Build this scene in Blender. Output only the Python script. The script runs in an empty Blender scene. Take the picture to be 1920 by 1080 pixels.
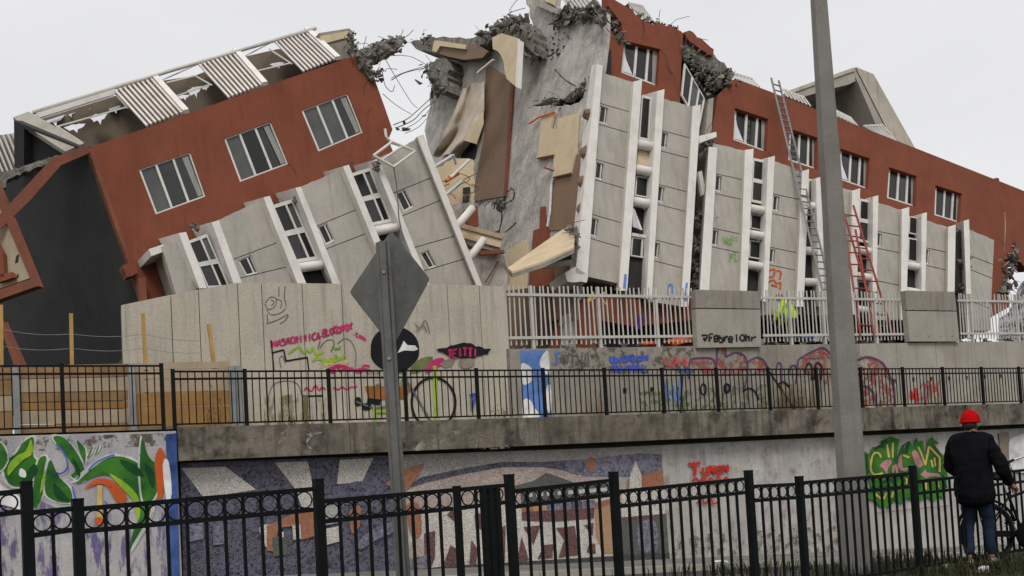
import bpy, bmesh, math, random
from mathutils import Vector, Matrix, geometry, noise
R = random.Random(11)
scene = bpy.context.scene
col = scene.collection
# ------------------------------------------------------------------ camera
F, CX, CY = 1900.0, 960.0, 797.0
PITCH, ROLL, CAMH = math.radians(2.5), math.radians(3.2), 1.35
CAM = Vector((0, 0, CAMH))
cam = bpy.data.objects.new('camera', bpy.data.cameras.new('camera'))
col.objects.link(cam)
CROT = Matrix.Rotation(math.pi / 2 + PITCH, 3, 'X') @ Matrix.Rotation(-ROLL, 3, 'Z')
cam.matrix_world = Matrix.Translation(CAM) @ CROT.to_4x4()
cam.data.sensor_width = 36
cam.data.lens = 36 * F / 1920
cam.data.shift_y = (CY - 540) / 1920
cam.data.clip_end = 3000
scene.camera = cam
# ------------------------------------------------------------------ overcast sky
SUN_EL, SUN_AZ = math.radians(50), math.radians(178)     # azimuth clockwise from +Y
wd = bpy.data.worlds.new('World'); scene.world = wd; wd.use_nodes = True
nt = wd.node_tree; N = nt.nodes; L = nt.links
bg = N['Background']; bg.inputs[1].default_value = 0.1
sky = N.new('ShaderNodeTexSky'); sky.sky_type = 'NISHITA'; sky.sun_disc = False
sky.sun_elevation = SUN_EL; sky.sun_rotation = SUN_AZ; sky.dust_density = 6; sky.air_density = 1.2
tc = N.new('ShaderNodeTexCoord'); mp = N.new('ShaderNodeMapping'); mp.inputs['Scale'].default_value = (1, 1, 2.6)
ns = N.new('ShaderNodeTexNoise'); ns.inputs['Scale'].default_value = 1.7; ns.inputs['Detail'].default_value = 5
cr = N.new('ShaderNodeValToRGB')
cr.color_ramp.elements[0].position = .3; cr.color_ramp.elements[0].color = (7.6, 7.6, 7.85, 1)
cr.color_ramp.elements[1].position = .7; cr.color_ramp.elements[1].color = (8.6, 8.6, 8.75, 1)
mx = N.new('ShaderNodeMix'); mx.data_type = 'RGBA'; mx.inputs[0].default_value = .95
L.new(tc.outputs['Generated'], mp.inputs[0]); L.new(mp.outputs[0], ns.inputs[0]); L.new(ns.outputs[0], cr.inputs[0])
L.new(sky.outputs[0], mx.inputs[6]); L.new(cr.outputs[0], mx.inputs[7]); L.new(mx.outputs[2], bg.inputs[0])
sl = bpy.data.lights.new('sun', 'SUN'); sl.energy = 1.5; sl.angle = math.radians(25); sl.color = (1, .97, .93)
so = bpy.data.objects.new('sun', sl); col.objects.link(so)
sd = Vector((math.sin(SUN_AZ) * math.cos(SUN_EL), math.cos(SUN_AZ) * math.cos(SUN_EL), math.sin(SUN_EL)))
so.rotation_euler = sd.to_track_quat('Z', 'Y').to_euler(); so.location = (0, -5, 40)
scene.view_settings.view_transform = 'Standard'; scene.view_settings.look = 'None'
scene.view_settings.exposure = 0.0; scene.view_settings.gamma = 1
scene.render.engine = 'CYCLES'
# ------------------------------------------------------------------ pixel -> place
def ray(px, py):
    return (CROT @ Vector(((px - CX) / F, -(py - CY) / F, -1))).normalized()
class Pl:
    """a plane of the place; P(px,py,d) is the point seen at a pixel on the plane moved d metres out"""
    def __init__(s, o, n): s.o = Vector(o); s.n = Vector(n).normalized()
    def __call__(s, px, py, d=0.0):
        r = ray(px, py); return CAM + r * (((s.o + s.n * d) - CAM).dot(s.n) / r.dot(s.n))
def at_depth(px, py, y):
    r = ray(px, py); return CAM + r * (y / r.y)
def at_z(px, py, z):
    r = ray(px, py); return CAM + r * ((z - CAMH) / r.z)
def vplane(px, py, y, adeg, lean=0.0):
    a = math.radians(adeg); b = math.radians(lean)
    return Pl(at_depth(px, py, y), (math.sin(a) * math.cos(b), -math.cos(a) * math.cos(b), math.sin(b)))
def plane3(a, b, c):
    n = (b - a).cross(c - a)
    if n.dot(CAM - a) < 0: n = -n
    return Pl(a, n)
# ------------------------------------------------------------------ materials
MATS = {}
def nodes(name):
    m = bpy.data.materials.new(name); m.use_nodes = True; MATS[name] = m
    return m, m.node_tree.nodes, m.node_tree.links, m.node_tree.nodes['Principled BSDF']
def noise_n(N, L, co, scale, detail=4, stretch=None, rough=.55):
    n = N.new('ShaderNodeTexNoise'); n.inputs['Scale'].default_value = scale
    n.inputs['Detail'].default_value = detail; n.inputs['Roughness'].default_value = rough
    if stretch:
        m = N.new('ShaderNodeMapping'); m.inputs['Scale'].default_value = stretch
        L.new(co, m.inputs[0]); L.new(m.outputs[0], n.inputs[0])
    else: L.new(co, n.inputs[0])
    return n.outputs[0]
def mapr(N, L, v, a, b, c, d):
    m = N.new('ShaderNodeMapRange'); L.new(v, m.inputs[0])
    for i, x in enumerate((a, b, c, d)): m.inputs[1 + i].default_value = x
    return m.outputs[0]
def mixc(N, L, f, a, b, mode='MIX'):
    m = N.new('ShaderNodeMix'); m.data_type = 'RGBA'; m.blend_type = mode
    for i, x in ((0, f), (6, a), (7, b)):
        if hasattr(x, 'links'): L.new(x, m.inputs[i])
        elif i == 0: m.inputs[0].default_value = x
        else: m.inputs[i].default_value = (*x, 1)
    return m.outputs[2]
def mat(name, c, rough=.88, var=.22, sc=1.3, streak=0.0, dirt=None, dirtamt=.5, bump=.25, bs=55, metal=0.0, fine=.12, spec=.25):
    """mottled surface: broad blotches, fine grain, optional run-off streaks and dirt of its own colour"""
    m, N, L, b = nodes(name)
    co = N.new('ShaderNodeTexCoord').outputs['Object']
    n1 = noise_n(N, L, co, sc, 6, rough=.62); n2 = noise_n(N, L, co, bs, 3)
    lo = tuple(x * (1 - var) for x in c); hi = tuple(min(1, x * (1 + var)) for x in c)
    cc = mixc(N, L, mapr(N, L, n1, .28, .72, 0, 1), lo, hi)
    g = mapr(N, L, n2, .3, .7, 1 - fine, 1 + fine)
    gm = N.new('ShaderNodeCombineColor')
    for i in range(3): L.new(g, gm.inputs[i])
    cc = mixc(N, L, 1.0, cc, gm.outputs[0], 'MULTIPLY')
    if streak:
        s = noise_n(N, L, co, 2.2, 5, (3.2, 3.2, .22))
        cc = mixc(N, L, mapr(N, L, s, .5, .75, 0, streak), cc, tuple(x * .35 for x in c))
    if dirt:
        s = noise_n(N, L, co, sc * .8 + .13, 7, rough=.7)
        cc = mixc(N, L, mapr(N, L, s, .5, .66, 0, dirtamt), cc, dirt)
    L.new(cc, b.inputs['Base Color'])
    b.inputs['Roughness'].default_value = rough; b.inputs['Metallic'].default_value = metal
    b.inputs['Specular IOR Level'].default_value = spec
    if bump:
        bn = N.new('ShaderNodeBump'); bn.inputs['Strength'].default_value = bump; bn.inputs['Distance'].default_value = .02
        L.new(n2, bn.inputs['Height']); L.new(bn.outputs[0], b.inputs['Normal'])
    return m
def paint(name, c, cover=.55, rough=.7, sc=9, c2=None, st=None):
    """thin worn paint: noise lets the wall show through"""
    m, N, L, b = nodes(name)
    co = N.new('ShaderNodeTexCoord').outputs['Object']
    n1 = noise_n(N, L, co, sc, 7, st, rough=.7); n2 = noise_n(N, L, co, 2.3, 5)
    cc = mixc(N, L, mapr(N, L, n2, .35, .65, 0, 1), tuple(x * .7 for x in c), c2 or tuple(min(1, x * 1.2) for x in c))
    L.new(cc, b.inputs['Base Color']); b.inputs['Roughness'].default_value = rough
    b.inputs['Specular IOR Level'].default_value = .2
    L.new(mapr(N, L, n1, cover - .06, cover + .06, 1, 0), b.inputs['Alpha'])
    return m
def mosaic(name, c, c2, scale=26):
    m, N, L, b = nodes(name)
    co = N.new('ShaderNodeTexCoord').outputs['Object']
    v = N.new('ShaderNodeTexVoronoi'); v.inputs['Scale'].default_value = scale; L.new(co, v.inputs[0])
    e = N.new('ShaderNodeTexVoronoi'); e.feature = 'DISTANCE_TO_EDGE'; e.inputs['Scale'].default_value = scale; L.new(co, e.inputs[0])
    sp = N.new('ShaderNodeSeparateColor'); L.new(v.outputs['Color'], sp.inputs[0])
    cc = mixc(N, L, sp.outputs[0], c, c2)
    n1 = noise_n(N, L, co, 1.2, 5)
    cc = mixc(N, L, mapr(N, L, n1, .4, .75, 0, .45), cc, tuple(x * .55 for x in c))
    cc = mixc(N, L, mapr(N, L, e.outputs[0], .02, .09, .75, 0), cc, (.16, .15, .14))
    L.new(cc, b.inputs['Base Color']); b.inputs['Roughness'].default_value = .55
    bn = N.new('ShaderNodeBump'); bn.inputs['Strength'].default_value = .4; bn.inputs['Distance'].default_value = .01
    L.new(mapr(N, L, e.outputs[0], 0, .1, 0, 1), bn.inputs['Height']); L.new(bn.outputs[0], b.inputs['Normal'])
    return m
def glass(name, c, rough=.06):
    m, N, L, b = nodes(name)
    co = N.new('ShaderNodeTexCoord').outputs['Object']
    n1 = noise_n(N, L, co, 1.1, 4)
    cc = mixc(N, L, mapr(N, L, n1, .35, .7, 0, 1), tuple(x * .6 for x in c), c)
    L.new(cc, b.inputs['Base Color']); b.inputs['Roughness'].default_value = rough
    b.inputs['Specular IOR Level'].default_value = .5
    n2 = noise_n(N, L, co, 2.5, 2)
    bn = N.new('ShaderNodeBump'); bn.inputs['Strength'].default_value = .05; bn.inputs['Distance'].default_value = .02
    L.new(n2, bn.inputs['Height']); L.new(bn.outputs[0], b.inputs['Normal'])
    return m
mat('red_stucco', (.208, .062, .034), var=.16, sc=1.1, streak=.26, dirt=(.18, .07, .042), dirtamt=.5, bump=.35, bs=60, fine=.16)
mat('red_edge', (.2, .07, .042), var=.2, streak=.2, dirt=(.12, .06, .05), dirtamt=.5, bump=.3)
mat('grey_render', (.425, .398, .35), var=.15, sc=.9, streak=.32, dirt=(.33, .3, .255), dirtamt=.35, bump=.3, bs=45)
mat('white_render', (.76, .73, .68), var=.07, sc=1.2, streak=.1, dirt=(.42, .39, .34), dirtamt=.35, bump=.15)
mat('picket_paint', (.52, .5, .455), rough=.6, var=.14, dirt=(.28, .25, .21), dirtamt=.45, bump=.05)
mat('white_metal', (.66, .64, .6), rough=.5, var=.1, dirt=(.35, .31, .27), dirtamt=.35, bump=.05)
mat('alu', (.55, .55, .55), rough=.42, var=.1, metal=.35, bump=.05)
mat('pipe_white', (.74, .71, .66), rough=.6, var=.06, dirt=(.4, .36, .3), dirtamt=.3, bump=.08)
mat('wall_concrete', (.47, .425, .345), var=.16, sc=.7, streak=.5, dirt=(.3, .27, .23), dirtamt=.25, bump=.35, bs=30)
mat('panel_concrete', (.36, .335, .285), var=.14, sc=.9, streak=.25, dirt=(.2, .18, .15), dirtamt=.4, bump=.35, bs=32)
mat('old_concrete', (.285, .26, .22), var=.22, sc=1.1, streak=.4, dirt=(.13, .12, .09), dirtamt=.55, bump=.5, bs=28)
mat('beam_concrete', (.16, .14, .11), var=.6, sc=1.9, streak=1.0, dirt=(.022, .021, .015), dirtamt=.95, bump=.5, bs=26)
mat('broken_concrete', (.19, .175, .152), var=.55, sc=4.0, dirt=(.06, .055, .048), dirtamt=.8, bump=1.0, bs=22, fine=.4)
mat('rough_wall', (.45, .42, .38), var=.32, sc=1.5, streak=.45, dirt=(.19, .18, .17), dirtamt=.7, bump=.6, bs=16, fine=.18)
mat('dark_interior', (.035, .032, .03), var=.4, sc=1.5, bump=.1)  # near-black colour puts the shade of rooms, gaps and holes into the surface
mat('charcoal_wall', (.037, .038, .038), var=.25, sc=.7, streak=.3, bump=.3, rough=.8)
mat('brown_plaster', (.21, .138, .092), var=.12, sc=1.0, streak=.15, bump=.25)
mat('cream_board', (.58, .47, .31), var=.12, sc=1.8, dirt=(.4, .3, .19), dirtamt=.3, bump=.15)
mat('membrane', (.52, .44, .35), var=.18, sc=1.4, streak=.2, bump=.25)
mat('room_wall', (.19, .155, .115), var=.2, sc=.9, bump=.2)
mat('torn_plastic', (.62, .62, .64), rough=.5, var=.15, bump=.1)
mat('timber', (.27, .165, .082), var=.3, sc=1.6, streak=.2, dirt=(.2, .12, .06), dirtamt=.4, bump=.3)
mat('timber_pale', (.38, .3, .21), var=.2, sc=1.6, dirt=(.3, .23, .15), dirtamt=.3, bump=.3)
mat('timber_orange', (.31, .17, .06), var=.25, sc=1.8, dirt=(.24, .13, .05), dirtamt=.35, bump=.3)
mat('timber_stake', (.43, .26, .09), var=.2, sc=3, bump=.2)
mat('galvanised', (.25, .26, .26), rough=.5, var=.25, sc=3, metal=.3, dirt=(.16, .13, .1), dirtamt=.3, bump=.1)
mat('sign_metal', (.125, .125, .115), rough=.55, var=.22, sc=4, metal=.25, dirt=(.075, .065, .05), dirtamt=.45, bump=.08, bs=80)
mat('pole_concrete', (.215, .205, .185), rough=.8, var=.2, sc=1.4, streak=.35, dirt=(.1, .09, .08), dirtamt=.35, bump=.3, bs=70)
mat('black_metal', (.006, .0075, .008), rough=.6, var=.3, sc=6, bump=.05, spec=.1)
mat('mid_black_metal', (.009, .009, .0085), rough=.6, var=.3, sc=6, bump=.05, spec=.1)
mat('ladder_alu', (.2, .192, .185), rough=.6, metal=.1, var=.15, bump=.05)
mat('red_steel', (.26, .045, .03), rough=.5, var=.2, bump=.05)
mat('rebar', (.12, .1, .09), rough=.75, var=.3, sc=8, bump=.1)
mat('mural_white', (.45, .432, .4), var=.2, sc=1.0, streak=.4, dirt=(.31, .285, .27), dirtamt=.55, bump=.3, bs=30)
mat('mural_lilac', (.42, .405, .40), var=.15, sc=1.4, streak=.3, dirt=(.26, .24, .33), dirtamt=.6, bump=.3, bs=30)
mat('asphalt', (.055, .055, .055), var=.25, sc=1.5, bump=.5, bs=60)
mat('paving', (.2, .19, .17), var=.25, sc=1.2, dirt=(.1, .09, .08), dirtamt=.5, bump=.4)
mat('soil', (.04, .037, .024), var=.4, sc=1.2, dirt=(.05, .07, .025), dirtamt=.7, bump=.8, bs=20)
mat('grass', (.032, .036, .014), var=.5, sc=3, dirt=(.07, .058, .03), dirtamt=.7, bump=0)
mat('weed', (.15, .14, .035), var=.4, sc=4, dirt=(.12, .09, .04), dirtamt=.5, bump=0)
mat('skin', (.28, .16, .11), rough=.6, var=.08, bump=.05)
mat('black_cloth', (.007, .007, .009), rough=.95, var=.4, sc=5, bump=.7, bs=14, spec=.05)
mat('jeans', (.018, .027, .05), rough=.95, spec=.05, var=.25, sc=6, bump=.3, bs=90)
mat('red_knit', (.5, .008, .01), rough=1.0, var=.2, sc=9, bump=.9, bs=90, spec=.0)
mat('hi_vis', (.5, .75, .02), rough=.8, var=.12, sc=6, bump=.3, bs=20)
mat('dark_trousers', (.02, .022, .03), rough=.9, var=.2, bump=.2)
mat('white_cloth', (.7, .68, .72), rough=.85, var=.08, bump=.1)
mat('rubber', (.012, .012, .012), rough=.8, var=.2, bump=.1)
mat('sheeting', (.4, .4, .42), rough=.8, var=.35, sc=7, dirt=(.2, .2, .21), dirtamt=.6, bump=1.0, bs=16)
mat('netting', (.6, .6, .62), rough=.7, var=.2, sc=6, bump=.6, bs=14)
mat('orange_plastic', (.75, .12, .03), rough=.6, var=.15, bump=.1)
mat('blue_litter', (.16, .26, .6), rough=.6, var=.15, bump=.1)
mat('yellow_steel', (.6, .4, .02), rough=.5, var=.15, bump=.05)
mat('hair', (.02, .015, .012), rough=.7, var=.2, bump=.3)
glass('pane_dark', (.035, .036, .036)); glass('pane_grey', (.10, .105, .10), .12); glass('pane_void', (.012, .011, .011), .3)
# ------------------------------------------------------------------ mesh helpers
def root_of(p):
    while p and p.parent: p = p.parent
    return p
def link(name, me, parent=None):
    o = bpy.data.objects.new(name, me); col.objects.link(o); o.parent = parent; return o
def mk(name, geos, m, parent=None, smooth=False, fix=True, dedup=False):
    """geos: list of (verts, faces) in world space -> ONE mesh object"""
    off = root_of(parent).location if parent else Vector()
    V, FA = [], []
    for v, f in geos:
        b = len(V); V += [tuple(Vector(x) - off) for x in v]; FA += [tuple(i + b for i in q) for q in f]
    me = bpy.data.meshes.new(name); me.from_pydata(V, [], FA)
    if fix or dedup:
        bm = bmesh.new(); bm.from_mesh(me)
        if dedup: bmesh.ops.remove_doubles(bm, verts=bm.verts, dist=1e-4)
        bmesh.ops.recalc_face_normals(bm, faces=bm.faces); bm.to_mesh(me); bm.free()
    if m: me.materials.append(MATS[m])
    if smooth:
        for p in me.polygons: p.use_smooth = True
    return link(name, me, parent)
def thing(name, loc, label, cat, group=None):
    o = bpy.data.objects.new(name, None); col.objects.link(o); o.location = Vector(loc); o.empty_display_size = .2
    return tag(o, label, cat, group)
def tag(o, label, cat, group=None):
    o['label'] = label; o['category'] = cat
    if group: o['group'] = group
    return o
def kind(o, k): o['kind'] = k; return o
HEXF = [(0, 1, 2, 3), (7, 6, 5, 4), (0, 4, 5, 1), (1, 5, 6, 2), (2, 6, 7, 3), (3, 7, 4, 0)]
def g_hexa(a, b): return list(a) + list(b), HEXF
def g_prism(loops, ext):
    """outer loop + holes, extruded by ext"""
    flat = [Vector(p) for lp in loops for p in lp]; n = len(flat)
    tris = geometry.tessellate_polygon([[Vector(p) for p in lp] for lp in loops])
    V = flat + [p + ext for p in flat]
    FA = [tuple(t) for t in tris] + [tuple(i + n for i in reversed(t)) for t in tris]
    k = 0
    for lp in loops:
        m = len(lp)
        for i in range(m):
            a, b = k + i, k + (i + 1) % m
            FA.append((a, b, b + n, a + n))
        k += m
    return V, FA
def g_sheet(pts):
    pts = [Vector(p) for p in pts]
    return pts, [tuple(t) for t in geometry.tessellate_polygon([pts])]
def basis(d, ref=None):
    d = d.normalized(); r = ref or (Vector((0, 0, 1)) if abs(d.z) < .9 else Vector((1, 0, 0)))
    x = d.cross(r)
    if x.length < 1e-5: x = d.cross(Vector((1, .3, .2)))
    x.normalize(); return x, x.cross(d).normalized()
def g_bar(p, q, w, h=None, ref=None):
    p, q = Vector(p), Vector(q); h = h or w; x, y = basis(q - p, ref)
    c = [(-1, -1), (1, -1), (1, 1), (-1, 1)]
    return g_hexa([p + x * (a * w / 2) + y * (b * h / 2) for a, b in c], [q + x * (a * w / 2) + y * (b * h / 2) for a, b in c])
def g_tube(pts, r, n=8, closed=False, caps=True):
    pts = [Vector(p) for p in pts]; m = len(pts); V = []; FA = []; rr = r if isinstance(r, (list, tuple)) else [r] * m
    px = None
    for i, p in enumerate(pts):
        if closed: d = pts[(i + 1) % m] - pts[i - 1]
        else: d = pts[min(i + 1, m - 1)] - pts[max(i - 1, 0)]
        d = d.normalized()
        if px is None: x, y = basis(d)
        else:
            x = px - d * px.dot(d); x = x.normalized() if x.length > 1e-6 else basis(d)[0]
            y = x.cross(d).normalized()
        px = x
        V += [p + (x * math.cos(2 * math.pi * k / n) + y * math.sin(2 * math.pi * k / n)) * rr[i] for k in range(n)]
    for i in range(m if closed else m - 1):
        j = (i + 1) % m
        FA += [(i * n + k, i * n + (k + 1) % n, j * n + (k + 1) % n, j * n + k) for k in range(n)]
    if caps and not closed: FA += [tuple(range(n))[::-1], tuple((m - 1) * n + k for k in range(n))]
    return V, FA
def catmull(pts, k=4, closed=True):
    out = []; m = len(pts)
    for i in range(m if closed else m - 1):
        if closed: p0, p1, p2, p3 = (pts[(i + j - 1) % m] for j in range(4))
        else: p0, p1, p2, p3 = (pts[max(0, min(m - 1, i + j - 1))] for j in range(4))
        for s in range(k):
            t = s / k
            out.append(tuple(.5 * (2 * b + (c - a) * t + (2 * a - 5 * b + 4 * c - d) * t * t + (3 * b - a - 3 * c + d) * t ** 3) for a, b, c, d in zip(p0, p1, p2, p3)))
    if not closed: out.append(tuple(pts[-1]))
    return out
def jag(pts, amp=3, step=9, closed=True, edges=None):
    """break straight pixel edges into an uneven outline"""
    out = []; m = len(pts)
    for i in range(m if closed else m - 1):
        a, b = pts[i], pts[(i + 1) % m]; out.append(a)
        if edges is not None and i not in edges: continue
        L_ = math.hypot(b[0] - a[0], b[1] - a[1]); n = int(L_ / step)
        for s in range(1, n):
            t = s / n; nx, ny = -(b[1] - a[1]) / L_, (b[0] - a[0]) / L_; k = R.uniform(-amp, amp)
            out.append((a[0] + (b[0] - a[0]) * t + nx * k, a[1] + (b[1] - a[1]) * t + ny * k))
    if not closed: out.append(pts[-1])
    return out
def g_rock(c, s, seed=0, sub=2, rough=.35):
    bm = bmesh.new(); bmesh.ops.create_icosphere(bm, subdivisions=sub, radius=1)
    s = Vector(s) if hasattr(s, '__len__') else Vector((s, s, s)); rot = Matrix.Rotation(seed * 1.7, 3, Vector((.3, .5, .8)).normalized())
    V = []
    for v in bm.verts:
        n = noise.noise(v.co * 1.3 + Vector((seed * 3.1, seed, 0))) * rough + noise.noise(v.co * 3.7 + Vector((seed, 5, seed * 2.3))) * rough * .5
        q = rot @ v.co
        V.append(Vector(c) + Vector((q.x * s.x, q.y * s.y, q.z * s.z)) * (1 + n))
    FA = [tuple(v.index for v in f.verts) for f in bm.faces]; bm.free(); return V, FA
def g_shard(c, s, k=9, flat_=.6):
    '''angular broken fragment: hull of scattered points'''
    bm = bmesh.new(); ax = Vector((R.gauss(0, 1), R.gauss(0, 1), R.gauss(0, 1))).normalized(); rot = Matrix.Rotation(R.uniform(0, 6.3), 3, ax)
    dim = Vector((1, R.uniform(.45, 1), R.uniform(.2, flat_)))
    for i in range(k):
        v = Vector((R.uniform(-1, 1), R.uniform(-1, 1), R.uniform(-1, 1))); v = Vector((v.x * dim.x, v.y * dim.y, v.z * dim.z))
        bm.verts.new(Vector(c) + (rot @ v) * s)
    bmesh.ops.convex_hull(bm, input=bm.verts); bm.verts.ensure_lookup_table()
    for i, v in enumerate(bm.verts): v.index = i
    V = [v.co.copy() for v in bm.verts]; FA = [tuple(v.index for v in f.verts) for f in bm.faces]; bm.free(); return V, FA
def shards(f, n, s0, s1, bars=0):
    '''n fragments at points f() with many small and few large ones, plus stubs of bent bar'''
    out = [g_shard(f(), s0 + (s1 - s0) * R.random() ** 2.6, 8) for _ in range(n)]
    for _ in range(bars):
        p = f(); d = Vector((R.uniform(-1, 1), R.uniform(-1, 1), R.uniform(-.6, 1))).normalized(); l = R.uniform(.2, .6)
        out.append(g_tube([p, p + d * l * .5 + Vector((0, 0, R.uniform(-.05, .1))), p + d * l + Vector((R.uniform(-.2, .2), 0, R.uniform(-.25, .15)))], .009, 4))
    return out
def spread(P, pts, w, d0, d1):
    '''random point near a pixel polyline'''
    def f():
        k = R.randrange(len(pts) - 1); x, y = lerp(pts[k], pts[k + 1], R.random())
        return P(x + R.gauss(0, w), y + R.gauss(0, w), R.uniform(d0, d1))
    return f
def lerp(a, b, t): return tuple(x + (y - x) * t for x, y in zip(a, b))
def qpt(q, s, t):      # bilinear in a pixel quad tl,tr,br,bl
    return lerp(lerp(q[0], q[1], s), lerp(q[3], q[2], s), t)
def pq(P, quad, d): return [P(x, y, d) for x, y in quad]
def box_px(P, quad, d1, d2):
    a = pq(P, quad, d1); return g_hexa(a, [p + P.n * (d2 - d1) for p in a])
# ------------------------------------------------------------------ paint on walls
def flat(name, pts, P, d, m, parent, k=0):
    if k: pts = catmull(pts, k)
    return mk(name, [g_sheet([P(x, y, d) for x, y in pts])], m, parent, fix=False)
def ribbons(polys, w, P, d, rough=.15):
    out = []
    for i, pl in enumerate(polys):
        if len(pl) > 2: pl = catmull(pl, 3, False)
        A, B = [], []
        for j, p in enumerate(pl):
            a, b = pl[max(0, j - 1)], pl[min(len(pl) - 1, j + 1)]
            l = math.hypot(b[0] - a[0], b[1] - a[1]) or 1; nx, ny = -(b[1] - a[1]) / l, (b[0] - a[0]) / l
            ww = w * .5 * (1 + R.uniform(-rough, rough))
            A.append(P(p[0] + nx * ww, p[1] + ny * ww, d + i * .0004)); B.append(P(p[0] - nx * ww, p[1] - ny * ww, d + i * .0004))
        n = len(pl); out.append((A + B, [(j, j + 1, n + j + 1, n + j) for j in range(n - 1)]))
    return out
GLY = {  # hand-lettering strokes on a 0..4 x 0..6 grid (x,y digit pairs)
 'A': ['0026', '2640', '1232'], 'B': ['0006', '0636353303', '0333424000'], 'C': ['452604022041'], 'D': ['0006', '062644422000'],
 'E': ['46060040', '0333'], 'F': ['0006', '0646', '0333'], 'G': ['45260402204043', '4323'], 'H': ['0006', '4046', '0343'], 'I': ['2026'],
 'L': ['060040'], 'M': ['0006', '0622', '2246', '4640'], 'N': ['0006', '0640', '4046'], 'O': ['26040220424426'], 'P': ['0006', '0636453303'],
 'R': ['0006', '0636453303', '2340'], 'S': ['45260543411000'], 'T': ['2026', '0646'], 'U': ['060210304246'], '.': ['2021'],
 '7': ['064620', '1333'], '1': ['2026'], '0': ['26040220424426'], 'e': ['0242341403002040'], 'b': ['0006', '0324413000'], 'r': ['0004', '033444'], 'h': ['0006', '03243430']}
def word(txt, x0, y0, x1, y1, h, P, d, w, m, parent, name='graffiti_lettering', gap=.25):
    """hand-lettered word from baseline (x0,y0) to (x1,y1), letters h pixels tall"""
    n = len(txt); polys = []; L_ = math.hypot(x1 - x0, y1 - y0); ux, uy = (x1 - x0) / L_, (y1 - y0) / L_; adv = L_ / n
    for i, ch in enumerate(txt):
        if ch not in GLY: continue
        hh = h * R.uniform(.85, 1.12); oy = R.uniform(-.08, .08) * h
        for s in GLY[ch]:
            pl = []
            for k in range(0, len(s) - 1, 2):
                gx, gy = int(s[k]) / 4, int(s[k + 1]) / 6
                a = (i + gx * (1 - gap)) * adv
                pl.append((x0 + ux * a + R.uniform(-.5, .5), y0 + uy * a - gy * hh + oy + R.uniform(-.5, .5)))
            polys.append(pl)
    if m + '_mist' in MATS: mk('overspray', ribbons(polys, w * 2.4, P, d - .002, .4), m + '_mist', parent, fix=False)
    return mk(name, ribbons(polys, w * 1.15, P, d, .3), m, parent, fix=False)
# ================================================================== the setting
A28 = math.radians(28)
W = Vector((math.cos(A28), math.sin(A28), 0)); NN = Vector((math.sin(A28), -math.cos(A28), 0))
O = at_depth(1018, 785, 21.0); O2 = Vector((O.x, O.y, 0))
ZW = 2.37                                             # walkway level
def U(u): return Pl(O + NN * u, NN)                   # planes parallel to the long wall
def wp(t, u, z): return O2 + W * t + NN * u + Vector((0, 0, z))
def t_of(p): return (p - O2).dot(W)
def tx(px, py, u=0): return t_of(U(u)(px, py))
def zroad(t): return -.78 - .056 * max(-25, min(40, t))
def ztop(t): return 4.10 + .02 * max(0, min(20, t))   # terrace level
# ground: one sheet, stepping up behind the two walls
us = [400, 60, 30, 18, 14, 11.8, 9.9, 9.0, 8.0, 7.0, 4, 1.7, 1.0, -.3, -.36, -1.5, -2.3, -2.36, -8, -30, -200, -900]
ts = [-900, -200, -60, -40, -30, -25, -20, -17.5, -15, -12.5, -10, -7.8, -7.7] + [-7.5 + 2.5 * i for i in range(20)] + [45, 60, 100, 300, 900]
def gz(t, u):
    zr = zroad(t)
    if u >= 9.9: z = 0
    elif u >= 7: z = zr + (0 - zr) * ((u - 7) / 2.9) ** 1.0
    elif u >= -.31: z = zr
    elif u >= -2.31: z = ZW - .035
    else: z = ztop(t) - .03 if t > -7.75 else ZW - .035
    if u > 7.5: z += .035 * noise.noise(Vector((t * .7, u * .9, 0)))
    return z
gv = [wp(t, u, gz(t, u)) for u in us for t in ts]; nt_ = len(ts)
gf = [(i * nt_ + j, i * nt_ + j + 1, (i + 1) * nt_ + j + 1, (i + 1) * nt_ + j) for i in range(len(us) - 1) for j in range(nt_ - 1)]
kind(mk('ground', [(gv, gf)], 'soil', fix=False), 'structure')
def strip(name, u0, u1, dz, m, t0=-25, t1=40):
    v, f = [], []
    n = 26
    for i in range(n + 1):
        t = t0 + (t1 - t0) * i / n; v += [wp(t, u0, zroad(t) + dz), wp(t, u1, zroad(t) + dz)]
        if i: f.append((2 * i - 2, 2 * i - 1, 2 * i + 1, 2 * i))
    return kind(mk(name, [(v, f)], m, fix=False), 'structure')
strip('road', 1.68, 6.9, .006, 'asphalt')
pv = strip('pavement', -.24, 1.5, .125, 'paving')
for i in range(38):                                    # kerb stones
    t = -22 + i * 1.6; a, b = t + .01, t + 1.59
    q = [wp(a, 1.5, zroad(a) + .13), wp(b, 1.5, zroad(b) + .13), wp(b, 1.66, zroad(b) + .13), wp(a, 1.66, zroad(a) + .13)]
    mk('kerb_stone', [g_hexa(q, [p - Vector((0, 0, .2)) for p in q])], 'panel_concrete', pv)
kind(mk('walkway', [([wp(-25, .1, ZW), wp(40, .1, ZW), wp(40, -2.19, ZW), wp(-25, -2.19, ZW)], [(0, 1, 2, 3)])], 'old_concrete', fix=False), 'structure')

def slab_t(t0, t1, u, z0, z1, th):                     # upright slab along the wall
    q = [wp(t0, u, z0(t0) if callable(z0) else z0), wp(t1, u, z0(t1) if callable(z0) else z0), wp(t1, u, z1(t1) if callable(z1) else z1), wp(t0, u, z1(t0) if callable(z1) else z1)]
    return g_hexa(q, [p - NN * th for p in q])
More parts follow.
